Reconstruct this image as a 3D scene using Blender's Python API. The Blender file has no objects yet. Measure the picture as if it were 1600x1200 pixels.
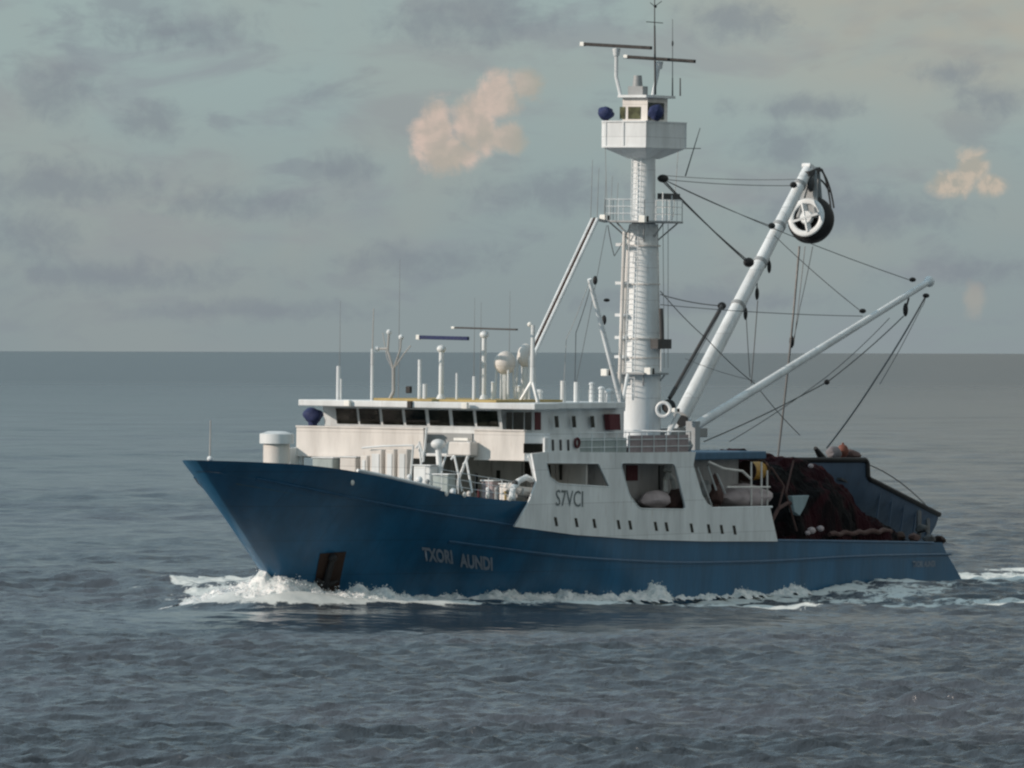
import bpy, bmesh, math, random
import numpy as np
from mathutils import Vector, Matrix, noise as mn
R = math.radians
S = bpy.context.scene
COL = S.collection
random.seed(4)

# ------------------------------------------------------------------ camera
# world = the vessel's own frame: x towards her bow, y to port, z up, origin amidships on the water
TH, DIST, FPX, CH = R(60), 420.0, 14093.0, 11.5
RV = Vector((-math.cos(TH), math.sin(TH), 0))        # to the right of the view
DV = Vector((-math.sin(TH), -math.cos(TH), 0))       # away from the camera
CAMP = -DIST * DV + Vector((0, 0, CH))
ROLL = 4 / 1600
cam = bpy.data.cameras.new('camera')
cam.sensor_width = 36
cam.lens = FPX * 36 / 1600
cam.shift_x = -20 / 1600
cam.shift_y = -51 / 1600
cam.clip_start = 1
cam.clip_end = 200000
co = bpy.data.objects.new('camera', cam)
COL.objects.link(co)
m = Matrix((RV, Vector((0, 0, 1)), -DV)).transposed()
co.matrix_world = Matrix.Translation(CAMP) @ m.to_4x4() @ Matrix.Rotation(ROLL, 4, 'Z')
S.camera = co
S.cycles.filter_width = 2.3

# ------------------------------------------------------------------ world and sun
SUN_AZ, SUN_EL = R(-44), R(21)                       # direction towards the sun, in the vessel's frame
S.view_settings.view_transform = 'Standard'
S.view_settings.look = 'None'
S.view_settings.exposure = 0.13
S.view_settings.gamma = 1
W = bpy.data.worlds.new('World')
S.world = W
W.use_nodes = True


class NT:
    def __init__(s, tree):
        s.t = tree
        tree.nodes.clear()

    def n(s, typ, ins=None, **kw):
        nd = s.t.nodes.new(typ)
        for k, v in kw.items():
            setattr(nd, k, v)
        for k, v in (ins or {}).items():
            if isinstance(v, bpy.types.NodeSocket):
                s.t.links.new(v, nd.inputs[k])
            else:
                nd.inputs[k].default_value = v
        return nd

    def math(s, op, a, b=0.0, c=0.0, clamp=False):
        return s.n('ShaderNodeMath', {0: a, 1: b, 2: c}, operation=op, use_clamp=clamp).outputs[0]

    def mix(s, f, a, b, blend='MIX'):
        nd = s.n('ShaderNodeMix', {0: f}, data_type='RGBA', blend_type=blend)
        for i, v in ((6, a), (7, b)):
            if isinstance(v, bpy.types.NodeSocket):
                s.t.links.new(v, nd.inputs[i])
            else:
                nd.inputs[i].default_value = (*v[:3], 1)
        return nd.outputs[2]

    def ramp(s, v, lo, hi, a=0.0, b=1.0, smooth=True):
        nd = s.n('ShaderNodeMapRange', {0: v, 1: lo, 2: hi, 3: a, 4: b})
        if smooth:
            nd.interpolation_type = 'SMOOTHSTEP'
        return nd.outputs[0]


def lin(r, g, b):
    f = lambda c: c / 255 / 12.92 if c / 255 <= .04045 else ((c / 255 + .055) / 1.055) ** 2.4
    return (f(r), f(g), f(b))


def build_world():
    w = NT(W.node_tree)
    sky = w.n('ShaderNodeTexSky', sky_type='NISHITA')
    sky.sun_disc = False
    sky.sun_elevation = SUN_EL
    sky.sun_rotation = math.pi / 2 - SUN_AZ
    sky.air_density = 1.0
    sky.dust_density = 1.0
    tc = w.n('ShaderNodeTexCoord').outputs['Generated']
    sep = w.n('ShaderNodeSeparateXYZ', {0: tc})
    vaz = math.atan2(DV.y, DV.x)
    rot = w.n('ShaderNodeVectorRotate', {'Vector': tc, 'Angle': -vaz}, rotation_type='Z_AXIS')
    rs = w.n('ShaderNodeSeparateXYZ', {0: rot.outputs[0]})
    az = w.math('MULTIPLY', w.math('ARCTAN2', rs.outputs[1], rs.outputs[0]), -57.2958)   # degrees, clockwise from the view heading
    el = w.math('MULTIPLY', w.math('ARCSINE', sep.outputs[2]), 57.2958)
    # clear high sky seen between the clouds
    base = w.mix(w.ramp(el, 0.0, 2.2), lin(135, 147, 149), lin(148, 165, 164))
    high = w.mix(w.ramp(el, 2.2, 28), base, lin(176, 210, 228))
    # bands of soft grey cloud: noise stretched along the horizon
    def nz(sx, sy, off, scale, det, dist=0.0, rough=.55):
        v = w.n('ShaderNodeCombineXYZ', {0: w.math('MULTIPLY', az, sx), 1: w.math('MULTIPLY', el, sy), 2: off}).outputs[0]
        return w.n('ShaderNodeTexNoise', {'Vector': v, 'Scale': scale, 'Detail': det, 'Roughness': rough, 'Distortion': dist}).outputs[0]
    n1 = nz(1.0, 2.6, 3.1, .85, 5, .5)
    n2 = nz(1.0, 2.1, 9.7, 1.7, 5, .3)
    n3 = nz(1.0, 1.7, 27.0, .42, 3, .2)
    c = w.mix(w.ramp(n1, .50, .66, 0, .60), high, lin(134, 141, 148))
    c = w.mix(w.ramp(n2, .54, .70, 0, .55), c, lin(126, 134, 142))
    c = w.mix(w.ramp(n3, .48, .70, 0, .35), c, lin(152, 154, 149))
    k = 57.2958 / FPX
    P = lambda x, y, rx, ry: ((x - 820) * k, (549 - y) * k, rx * k, ry * k)
    # low veil of haze above the horizon
    c = w.mix(w.ramp(el, .0, .7, .45, 0), c, lin(133, 143, 146))
    # cream cloud deck to the right, high
    dk = w.math('MULTIPLY', w.ramp(az, .2, 2.6), w.ramp(el, 1.25, 2.1))
    c = w.mix(w.math('MULTIPLY', dk, w.ramp(nz(1, 2.2, 50, .8, 4), .3, .6, .35, .9)), c, lin(165, 163, 152))
    # two sunlit cumulus heads, each a cluster of puffs
    wob = nz(1, 1, 71, 5.5, 6, .3, .62)
    azs_ = w.n('ShaderNodeCombineXYZ', {0: w.math('ADD', az, .035), 1: w.math('SUBTRACT', el, .045), 2: 71.0}).outputs[0]
    wobs = w.n('ShaderNodeTexNoise', {'Vector': azs_, 'Scale': 5.5, 'Detail': 6.0, 'Roughness': .62, 'Distortion': .3}).outputs[0]
    relief = w.ramp(w.math('SUBTRACT', wob, wobs), -.10, .10)
    wob2 = nz(1, 1, 90, 2.6, 3, .2)

    def puffs(lst, wamt=.24):
        tot = None
        for (pa, pe, ra, re) in lst:
            a = w.math('DIVIDE', w.math('SUBTRACT', az, pa), ra)
            e = w.math('DIVIDE', w.math('SUBTRACT', el, pe), re)
            d = w.math('SQRT', w.math('ADD', w.math('MULTIPLY', a, a), w.math('MULTIPLY', e, e)))
            g = w.math('SUBTRACT', 1.0, d)
            tot = g if tot is None else w.math('MAXIMUM', tot, g)
        return w.math('ADD', tot, w.math('MULTIPLY', w.math('SUBTRACT', wob, .5), wamt * 6))
    grey = puffs([P(290, 50, 150, 46), P(720, 34, 190, 50), P(85, 150, 80, 55), P(235, 195, 75, 36), P(90, 290, 220, 44), P(385, 318, 190, 34),
                  P(535, 262, 75, 36), P(1480, 112, 95, 30), P(1250, 168, 130, 28), P(1540, 152, 70, 36), P(1235, 226, 95, 46), P(50, 372, 120, 50), P(1150, 30, 110, 46), P(860, 300, 160, 40),
                  P(150, 432, 280, 34), P(640, 405, 180, 34), P(1340, 335, 220, 46), P(1520, 425, 170, 36), P(400, 486, 230, 24), P(1100, 470, 240, 26)], .34)
    c = w.mix(w.ramp(grey, -.1, 1.0, 0, .65), c, lin(122, 130, 138))
    big = puffs([P(678, 212, 42, 64), P(738, 196, 46, 66), P(700, 238, 66, 36), P(776, 152, 42, 44), P(822, 132, 36, 30), P(792, 215, 36, 32)])
    m1 = w.ramp(big, -.08, .55)
    tint = w.mix(w.ramp(wob2, .38, .62), lin(172, 164, 153), lin(202, 182, 170))
    shade = w.mix(w.ramp(az, (735 - 820) * k, (860 - 820) * k, 0, .75), tint, lin(152, 156, 147))
    shade = w.mix(w.math('MULTIPLY', w.math('SUBTRACT', 1.0, relief), .34), shade, lin(160, 156, 148))
    c = w.mix(w.math('MULTIPLY', m1, .95), c, shade)
    small = puffs([P(1518, 258, 34, 34), P(1490, 285, 46, 26), P(1548, 288, 34, 24)])
    c = w.mix(w.math('MULTIPLY', w.ramp(small, -.1, .6), .85), c, w.mix(relief, lin(164, 160, 149), lin(190, 176, 160)))
    faint = puffs([P(1520, 465, 26, 40)])
    c = w.mix(w.math('MULTIPLY', w.ramp(faint, .0, .7), .4), c, lin(170, 160, 148))
    # overcast veil over nearly the whole clear-sky dome, a little of the blue coming through
    bg1 = w.n('ShaderNodeBackground', {'Color': sky.outputs[0], 'Strength': .05})
    bg2 = w.n('ShaderNodeBackground', {'Color': c, 'Strength': 1.0})
    mx = w.n('ShaderNodeMixShader', {0: w.ramp(el, 1.5, 30, 1.0, .86), 1: bg1.outputs[0], 2: bg2.outputs[0]})
    w.n('ShaderNodeOutputWorld', {0: mx.outputs[0]})


build_world()
sl = bpy.data.lights.new('sun', 'SUN')
sl.energy = 3.1
sl.angle = R(1.0)
sl.color = (1.0, .85, .72)
so = bpy.data.objects.new('sun', sl)
COL.objects.link(so)
sd = Vector((math.cos(SUN_AZ) * math.cos(SUN_EL), math.sin(SUN_AZ) * math.cos(SUN_EL), math.sin(SUN_EL)))
so.rotation_euler = sd.to_track_quat('Z', 'Y').to_euler()

# ------------------------------------------------------------------ materials
MATS = {}


def paint(name, col, rough=.45, dirt=.0, dirtcol=(.16, .09, .05), scale=1.2, metal=0.0, streak=True, var=.12, bump=0.0, seams=0.0, rustcol=(.10, .055, .04)):
    mt = bpy.data.materials.new(name)
    mt.use_nodes = True
    t = NT(mt.node_tree)
    oc = t.n('ShaderNodeTexCoord').outputs['Object']
    mp = t.n('ShaderNodeMapping', {0: oc, 3: (1, 1, .22 if streak else 1)}).outputs[0]
    n1 = t.n('ShaderNodeTexNoise', {'Vector': mp, 'Scale': scale, 'Detail': 6.0, 'Roughness': .6}).outputs[0]
    n2 = t.n('ShaderNodeTexNoise', {'Vector': mp, 'Scale': scale * 4.3, 'Detail': 4.0, 'Roughness': .6}).outputs[0]
    c = t.mix(t.ramp(n1, .3, .7), tuple(x * (1 - var) for x in col), tuple(min(1, x * (1 + var)) for x in col))
    if dirt:
        c = t.mix(t.math('MULTIPLY', t.ramp(n2, .55, .75), dirt), c, dirtcol)
    if seams:
        sx = t.n('ShaderNodeSeparateXYZ', {0: oc})
        v2 = t.n('ShaderNodeCombineXYZ', {0: sx.outputs[0], 1: sx.outputs[2], 2: 0.0}).outputs[0]
        br = t.n('ShaderNodeTexBrick', {'Vector': v2, 'Color1': (1, 1, 1, 1), 'Color2': (.90, .90, .90, 1), 'Mortar': (.62, .62, .62, 1), 'Scale': 1.0, 'Mortar Size': .022, 'Mortar Smooth': .6, 'Brick Width': 6.2, 'Row Height': 1.55}).outputs[0]
        c = t.mix(.75, c, br, 'MULTIPLY')
        mr = t.n('ShaderNodeMapping', {0: oc, 3: (1, 1, .10)}).outputs[0]
        n3 = t.n('ShaderNodeTexNoise', {'Vector': mr, 'Scale': 3.2, 'Detail': 5.0, 'Roughness': .7}).outputs[0]
        c = t.mix(t.math('MULTIPLY', t.ramp(n3, .60, .78), seams), c, rustcol)
    ins = {'Base Color': c, 'Roughness': t.ramp(n2, .2, .8, rough * .85, min(1, rough * 1.2)), 'Metallic': metal}
    if bump:
        ins['Normal'] = t.n('ShaderNodeBump', {'Strength': bump, 'Distance': .05, 'Height': n2}).outputs[0]
    b = t.n('ShaderNodeBsdfPrincipled', ins)
    t.n('ShaderNodeOutputMaterial', {0: b.outputs[0]})
    MATS[name] = mt
    return mt


paint('white_paint', (.73, .77, .79), .45, .2, (.33, .26, .20), seams=.30, rustcol=(.38, .26, .17))
paint('cream_paint', (.70, .675, .645), .5, .2, (.35, .26, .18), seams=.22, rustcol=(.38, .26, .17))
paint('hull_blue', (.011, .10, .205), .36, .3, (.014, .075, .14), .6, bump=.22, seams=.25, rustcol=(.035, .07, .10), var=.2)
paint('rail_blue', (.018, .09, .18), .4, .3, (.06, .09, .11))
paint('grey_paint', (.30, .32, .33), .55, .3)
paint('dark_grey', (.05, .052, .055), .6, .3)
paint('black_rubber', (.012, .012, .013), .6)
paint('rust', (.035, .018, .012), .8, .5, (.09, .035, .015), 2.5)
paint('deck_green', (.10, .14, .12), .8, .4)
paint('navy_cover', (.018, .03, .10), .75, .2, (.05, .06, .12), 3, streak=False, bump=.3)
paint('maroon', (.085, .012, .018), .7, .2)
paint('yellow_paint', (.42, .23, .035), .5, .4, (.12, .06, .02))
paint('lamp_white', (.88, .88, .84), .25)
paint('awning_blue', (.05, .12, .20), .7, .2, (.08, .12, .16), 2)
paint('sack_grey', (.16, .15, .16), .8, .4, (.1, .08, .08), 3, streak=False)
paint('tarp', (.42, .36, .37), .8, .3, (.25, .2, .2), 2, streak=False, bump=.4)
paint('skiff_blue', (.06, .10, .16), .55, .4, (.07, .06, .06), 1.0)
paint('orange', (.17, .055, .035), .6, .2)
paint('letter_white', (.22, .26, .32), .6, .6, (.05, .09, .14), 3)
paint('letter_dark', (.12, .15, .16), .6, .5, (.3, .32, .32), 3)
paint('wire', (.06, .065, .07), .5)
paint('wire_grey', (.16, .17, .18), .5)
paint('wire_pale', (.36, .36, .35), .5)
paint('ochre_deck', (.40, .30, .12), .7, .3)
paint('dodger_grey', (.36, .42, .42), .7, .4, (.2, .25, .25), 2.5)
paint('dodger_brown', (.33, .28, .29), .8, .85, (.08, .05, .06), 2.2, streak=False)
paint('brown_gear', (.09, .05, .045), .8, .5, (.2, .1, .08), 3, streak=False)


def glass_mat(name, col, rough=.08):
    mt = bpy.data.materials.new(name)
    mt.use_nodes = True
    t = NT(mt.node_tree)
    oc = t.n('ShaderNodeTexCoord').outputs['Object']
    n1 = t.n('ShaderNodeTexNoise', {'Vector': oc, 'Scale': 1.7, 'Detail': 3.0}).outputs[0]
    c = t.mix(t.ramp(n1, .35, .65), tuple(x * .6 for x in col), tuple(x * 1.6 for x in col))
    b = t.n('ShaderNodeBsdfPrincipled', {'Base Color': c, 'Roughness': rough, 'Specular IOR Level': .25})
    t.n('ShaderNodeOutputMaterial', {0: b.outputs[0]})
    MATS[name] = mt


glass_mat('window_glass', (.012, .013, .010))
glass_mat('window_olive', (.07, .075, .04), .3)


def net_mat():
    mt = bpy.data.materials.new('net_twine')
    mt.use_nodes = True
    t = NT(mt.node_tree)
    oc = t.n('ShaderNodeTexCoord').outputs['Object']
    n1 = t.n('ShaderNodeTexNoise', {'Vector': oc, 'Scale': .45, 'Detail': 4.0, 'Distortion': .6}).outputs[0]
    n2 = t.n('ShaderNodeTexNoise', {'Vector': oc, 'Scale': 7.0, 'Detail': 6.0, 'Roughness': .75}).outputs[0]
    wv = t.n('ShaderNodeTexWave', {'Vector': oc, 'Scale': 1.6, 'Distortion': 7.0, 'Detail': 3.0}).outputs[1]
    c = t.mix(t.ramp(n1, .42, .58), (.008, .008, .009), (.036, .010, .014))
    c = t.mix(t.math('MULTIPLY', t.ramp(n2, .5, .75), .4), c, (.034, .017, .018))
    h = t.math('ADD', n2, t.math('MULTIPLY', wv, .5))
    b = t.n('ShaderNodeBsdfPrincipled', {'Base Color': c, 'Roughness': .9, 'Specular IOR Level': .15, 'Normal': t.n('ShaderNodeBump', {'Strength': .9, 'Distance': .15, 'Height': h}).outputs[0]})
    t.n('ShaderNodeOutputMaterial', {0: b.outputs[0]})
    MATS['net_twine'] = mt


net_mat()


def foam_mat():
    mt = bpy.data.materials.new('foam')
    mt.use_nodes = True
    t = NT(mt.node_tree)
    oc = t.n('ShaderNodeTexCoord').outputs['Object']
    n2 = t.n('ShaderNodeTexNoise', {'Vector': oc, 'Scale': 2.2, 'Detail': 6.0, 'Roughness': .7}).outputs[0]
    c = t.mix(t.ramp(n2, .36, .6), (.56, .62, .63), (.90, .90, .89))
    b = t.n('ShaderNodeBsdfPrincipled', {'Base Color': c, 'Roughness': .8, 'Subsurface Weight': .2, 'Subsurface Radius': (.3, .35, .35), 'Normal': t.n('ShaderNodeBump', {'Strength': .6, 'Distance': .1, 'Height': n2}).outputs[0]})
    t.n('ShaderNodeOutputMaterial', {0: b.outputs[0]})
    MATS['foam'] = mt


foam_mat()


def sea_mat():
    mt = bpy.data.materials.new('sea_water')
    mt.use_nodes = True
    t = NT(mt.node_tree)
    oc = t.n('ShaderNodeTexCoord').outputs['Object']
    fo = t.n('ShaderNodeAttribute', attribute_name='foam').outputs['Fac']
    far = t.n('ShaderNodeAttribute', attribute_name='far').outputs['Fac']
    r1 = t.n('ShaderNodeTexNoise', {'Vector': oc, 'Scale': 1.5, 'Detail': 5.0, 'Roughness': .6, 'Distortion': .3}).outputs[0]
    r2 = t.n('ShaderNodeTexNoise', {'Vector': oc, 'Scale': .16, 'Detail': 4.0, 'Roughness': .55}).outputs[0]
    r3 = t.n('ShaderNodeTexNoise', {'Vector': oc, 'Scale': .02, 'Detail': 6.0, 'Roughness': .7}).outputs[0]
    r4 = t.n('ShaderNodeTexNoise', {'Vector': oc, 'Scale': .02, 'Detail': 8.0, 'Roughness': .75}).outputs[0]
    calm = t.n('ShaderNodeAttribute', attribute_name='calm').outputs['Fac']
    b1 = t.n('ShaderNodeBump', {'Strength': t.math('MULTIPLY', t.math('SUBTRACT', 1.0, t.math('MULTIPLY', calm, .9)), .6), 'Distance': .25, 'Height': r1})
    b2 = t.n('ShaderNodeBump', {'Strength': t.math('MULTIPLY', far, t.ramp(r4, .42, .58, .1, .72)), 'Distance': 1.3, 'Height': r2, 'Normal': b1.outputs[0]})
    deep = t.mix(t.ramp(r3, .35, .65), (.047, .060, .073), (.078, .087, .104))
    fn = t.n('ShaderNodeTexNoise', {'Vector': oc, 'Scale': 1.3, 'Detail': 7.0, 'Roughness': .7, 'Distortion': .6}).outputs[0]
    fm = t.ramp(t.math('ADD', fo, t.math('MULTIPLY', t.math('SUBTRACT', fn, .5), 1.5)), .42, .62)
    w = t.n('ShaderNodeBsdfPrincipled', {'Base Color': deep, 'Roughness': t.math('SUBTRACT', t.math('ADD', .19, t.math('MULTIPLY', far, .1)), t.math('MULTIPLY', calm, .13)), 'Specular IOR Level': t.math('SUBTRACT', .46, t.math('MULTIPLY', far, .12)), 'IOR': 1.33, 'Normal': b2.outputs[0]})
    f = t.n('ShaderNodeBsdfPrincipled', {'Base Color': (.66, .70, .69, 1), 'Roughness': .8, 'Normal': b1.outputs[0]})
    ms = t.n('ShaderNodeMixShader', {0: fm, 1: w.outputs[0], 2: f.outputs[0]})
    t.n('ShaderNodeOutputMaterial', {0: ms.outputs[0]})
    MATS['sea_water'] = mt


sea_mat()

# ------------------------------------------------------------------ building helpers
HEEL = R(-.6)                                        # the vessel leans slightly to port
HM = Matrix.Rotation(HEEL, 4, 'X')
HMI = HM.inverted()


def at(px, py, x=None, y=None, z=None):
    """point in the vessel's frame seen at a pixel of the 1600x1200 photograph, on the plane x=, y= or z="""
    u, v = px - 800, 600 - py
    c, s = math.cos(ROLL), math.sin(ROLL)
    u, v = u * c - v * s, u * s + v * c
    d = DV + RV * ((u - 20) / FPX) + Vector((0, 0, 1)) * ((v - 51) / FPX)
    o = HMI @ CAMP
    d = HMI.to_3x3() @ d
    i, val = (0, x) if x is not None else (1, y) if y is not None else (2, z)
    return o + d * ((val - o[i]) / d[i])


class MB:
    def __init__(s):
        s.v, s.f = [], []

    def add(s, vs, fs):
        k = len(s.v)
        s.v += [tuple(p) for p in vs]
        s.f += [tuple(i + k for i in f) for f in fs]
        return s

    def box(s, a, b):
        x0, x1 = sorted((a[0], b[0])); y0, y1 = sorted((a[1], b[1])); z0, z1 = sorted((a[2], b[2]))
        return s.add([(x0, y0, z0), (x1, y0, z0), (x1, y1, z0), (x0, y1, z0), (x0, y0, z1), (x1, y0, z1), (x1, y1, z1), (x0, y1, z1)],
                     [(3, 2, 1, 0), (4, 5, 6, 7), (0, 1, 5, 4), (1, 2, 6, 5), (2, 3, 7, 6), (3, 0, 4, 7)])

    def prism(s, bot, top):
        n = len(bot)
        return s.add(list(bot) + list(top), [tuple(range(n))[::-1], tuple(range(n, 2 * n))] + [(i, (i + 1) % n, n + (i + 1) % n, n + i) for i in range(n)])

    def plan(s, poly, z0, z1, poly1=None):
        return s.prism([(x, y, z0) for x, y in poly], [(x, y, z1) for x, y in (poly1 or poly)])

    def cyl(s, a, b, r0, r1=None, n=14):
        a, b = Vector(a), Vector(b)
        r1 = r0 if r1 is None else r1
        q = (b - a).to_track_quat('Z', 'Y')
        ring = lambda c, r: [c + q @ Vector((r * math.cos(2 * math.pi * i / n), r * math.sin(2 * math.pi * i / n), 0)) for i in range(n)]
        return s.prism(ring(a, r0), ring(b, r1))

    def tube(s, pts, r, n=6):
        for a, b in zip(pts, pts[1:]):
            s.cyl(a, b, r, r, n)
        return s

    def bar(s, a, b, w, h):
        """rectangular bar from a to b, w across (level), h deep"""
        a, b = Vector(a), Vector(b)
        d = (b - a).normalized()
        sd_ = d.cross(Vector((0, 0, 1)))
        if sd_.length < .01:
            sd_ = Vector((0, 1, 0))
        sd_.normalize()
        up = sd_.cross(d)
        c = [sd_ * (i * w / 2) + up * (j * h / 2) for i, j in ((-1, -1), (1, -1), (1, 1), (-1, 1))]
        return s.prism([a + k for k in c], [b + k for k in c])

    def ball(s, c, r, n=12, k=8, sq=(1, 1, 1)):
        vs, fs = [], []
        for j in range(k + 1):
            ph = math.pi * j / k
            for i in range(n):
                t = 2 * math.pi * i / n
                vs.append((c[0] + r * sq[0] * math.sin(ph) * math.cos(t), c[1] + r * sq[1] * math.sin(ph) * math.sin(t), c[2] + r * sq[2] * math.cos(ph)))
        for j in range(k):
            for i in range(n):
                fs.append((j * n + i, (j + 1) * n + i, (j + 1) * n + (i + 1) % n, j * n + (i + 1) % n))
        return s.add(vs, fs)

    def torus(s, c, ax, R0, r, n=28, k=10, a0=0, a1=2 * math.pi, sqz=1.0):
        q = Vector(ax).to_track_quat('Z', 'Y')
        full = abs(a1 - a0 - 2 * math.pi) < 1e-6
        m_ = n if full else n + 1
        vs = []
        for i in range(m_):
            t = a0 + (a1 - a0) * i / n
            for j in range(k):
                p = 2 * math.pi * j / k
                rr = R0 + r * math.cos(p)
                vs.append(Vector(c) + q @ Vector((rr * math.cos(t), rr * math.sin(t), r * sqz * math.sin(p))))
        fs = [(i * k + j, ((i + 1) % m_) * k + j, ((i + 1) % m_) * k + (j + 1) % k, i * k + (j + 1) % k) for i in range(n) for j in range(k)]
        return s.add(vs, fs)

    def build(s, name, mat, parent=None, smooth=False, bevel=0.0, loc=None):
        me = bpy.data.meshes.new(name)
        vs = s.v if loc is None else [tuple(Vector(p) - Vector(loc)) for p in s.v]
        me.from_pydata(vs, [], s.f)
        me.materials.append(MATS[mat])
        bm = bmesh.new()
        bm.from_mesh(me)
        if bevel:
            bmesh.ops.remove_doubles(bm, verts=bm.verts, dist=1e-5)
            bmesh.ops.bevel(bm, geom=[e for e in bm.edges if len(e.link_faces) == 2 and e.calc_face_angle(0) > .6], offset=bevel, segments=2, affect='EDGES', profile=.5)
        bmesh.ops.recalc_face_normals(bm, faces=bm.faces)
        bm.to_mesh(me)
        bm.free()
        if smooth:
            for p in me.polygons:
                p.use_smooth = True
            me.set_sharp_from_angle(angle=R(38))
        o = bpy.data.objects.new(name, me)
        COL.objects.link(o)
        if parent is not None:
            o.parent = parent
        return o


def thing(name, label, cat, group=None, loc=(0, 0, 0)):
    o = bpy.data.objects.new(name, None)
    COL.objects.link(o)
    o.location = HM @ Vector(loc)
    o.rotation_euler = (HEEL, 0, 0)
    o['label'] = label
    o['category'] = cat
    if group:
        o['group'] = group
    return o


def single(mb, name, mat, label, cat, loc, group=None, smooth=False, bevel=0.0):
    o = mb.build(name, mat, None, smooth, bevel, loc)
    o.location = HM @ Vector(loc)
    o.rotation_euler = (HEEL, 0, 0)
    o['label'] = label
    o['category'] = cat
    if group:
        o['group'] = group
    return o


def smooth01(t):
    t = min(1, max(0, t))
    return t * t * (3 - 2 * t)


def lump(c, size, seed, amp=.25, n=3, scale=1.3):
    bm = bmesh.new()
    bmesh.ops.create_icosphere(bm, subdivisions=n, radius=1)
    for v in bm.verts:
        d = 1 + amp * mn.noise(v.co * scale + Vector((seed, seed * 2.3, 0))) * 2 + amp * .5 * mn.noise(v.co * scale * 3 + Vector((seed, 0, 5)))
        v.co = Vector((v.co.x * size[0] * d, v.co.y * size[1] * d, v.co.z * size[2] * d)) + Vector(c)
    mb = MB()
    bm.verts.ensure_lookup_table()
    mb.add([v.co for v in bm.verts], [tuple(v.index for v in f.verts) for f in bm.faces])
    bm.free()
    return mb


# ------------------------------------------------------------------ hull form
XT, XW, ZT = 28.5, 20.7, 6.4           # stem head, stem at the water, height of the stem head
HB = 6.5


def xstem(z):
    return XW + (XT - XW) * max(-.15, z / ZT)


def xstern(z):
    return -30.7 - 3.3 * smooth01((2.8 - z) / 3.4)


def hb(x, z):
    k = min(1, max(0, z / ZT))
    Le = 22 - 4 * k
    p = 1.55 + .95 * k
    u = min(1, max(0, (xstem(z) - x) / Le))
    y = (HB - .2 * (1 - k)) * (1 - (1 - u) ** p)
    y += .48 * (1 - k * .1) * math.sqrt(1 - (1 - min(1, max(0, xstem(z) - x) / .85)) ** 2) * (1 - smooth01((xstem(z) - x) / 9))
    return min(y, HB) * (1 - .10 * smooth01((-x - 20) / 15))


def on_hull(px, py, extra=0.0):
    y = 5.0
    for _ in range(30):
        p = at(px, py, y=y)
        y = .5 * y + .5 * (hb(p.x, p.z) + extra)
    return p


K_PX = [(1458, 848), (1350, 846), (1212, 844), (1100, 844), (1000, 841), (900, 834), (803, 822), (700, 806), (600, 789), (500, 768), (400, 748), (320, 738)]
T_PX = [(826, 784), (770, 780), (720, 774), (660, 760), (600, 746), (540, 734), (475, 726), (400, 722), (340, 720), (300, 719)]
KP = sorted([(p.x, p.z) for p in (on_hull(a, b) for a, b in K_PX)])
TP = sorted([(p.x, p.z) for p in (on_hull(a, b) for a, b in T_PX)])


def interp(tab, x):
    xs = np.array([t[0] for t in tab]); zs = np.array([t[1] for t in tab])
    if x <= xs[0]:
        return float(zs[0])
    if x >= xs[-1]:
        return float(zs[-1])
    return float(np.interp(x, xs, zs))


def smooth_tab(tab, n=60):
    xs = np.linspace(tab[0][0], tab[-1][0], n)
    zs = np.interp(xs, [t[0] for t in tab], [t[1] for t in tab])
    for _ in range(6):
        zs[1:-1] = (zs[:-2] + 2 * zs[1:-1] + zs[2:]) / 4
    return list(zip(xs, zs))


KP, TP = smooth_tab(KP), smooth_tab(TP)
print('KP', KP[0], KP[-1], 'TP', TP[0], TP[-1])
Kz = lambda x: interp(KP, x)
Tz = lambda x: interp(TP, x)

ship = thing('fishing_vessel', 'blue hulled tuna seiner with white deckhouse and tall white mast, steaming through the sea', 'fishing vessel')


def hull_mesh():
    mb = MB()
    nt, ns = 84, 16
    grids = {}
    for side in (1, -1):
        g = []
        for i in range(nt + 1):
            t = 1 - (1 - i / nt) ** 1.9
            col = []
            for j in range(ns + 1):
                s_ = j / ns
                z = -1.6 + s_ * (Kz(-33 + t * 62) + 1.6)
                for _ in range(3):
                    x = xstern(z) + (xstem(z) - xstern(z)) * t
                    z = -1.6 + s_ * (Kz(x) + 1.6)
                col.append(Vector((x, side * hb(x, z), z)))
            g.append(col)
        grids[side] = g
        k = len(mb.v)
        mb.add([p for c in g for p in c], [])
        for i in range(nt):
            for j in range(ns):
                a = k + i * (ns + 1) + j
                mb.f.append((a, a + ns + 1, a + ns + 2, a + 1) if side > 0 else (a, a + 1, a + ns + 2, a + ns + 1))
    # sloping stern ramp
    P, Q = grids[1][0], grids[-1][0]
    for j in range(ns):
        mb.add([P[j], P[j + 1], Q[j + 1], Q[j]], [(0, 1, 2, 3)])
    return mb


hull = hull_mesh().build('hull', 'hull_blue', ship, smooth=True)


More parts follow.
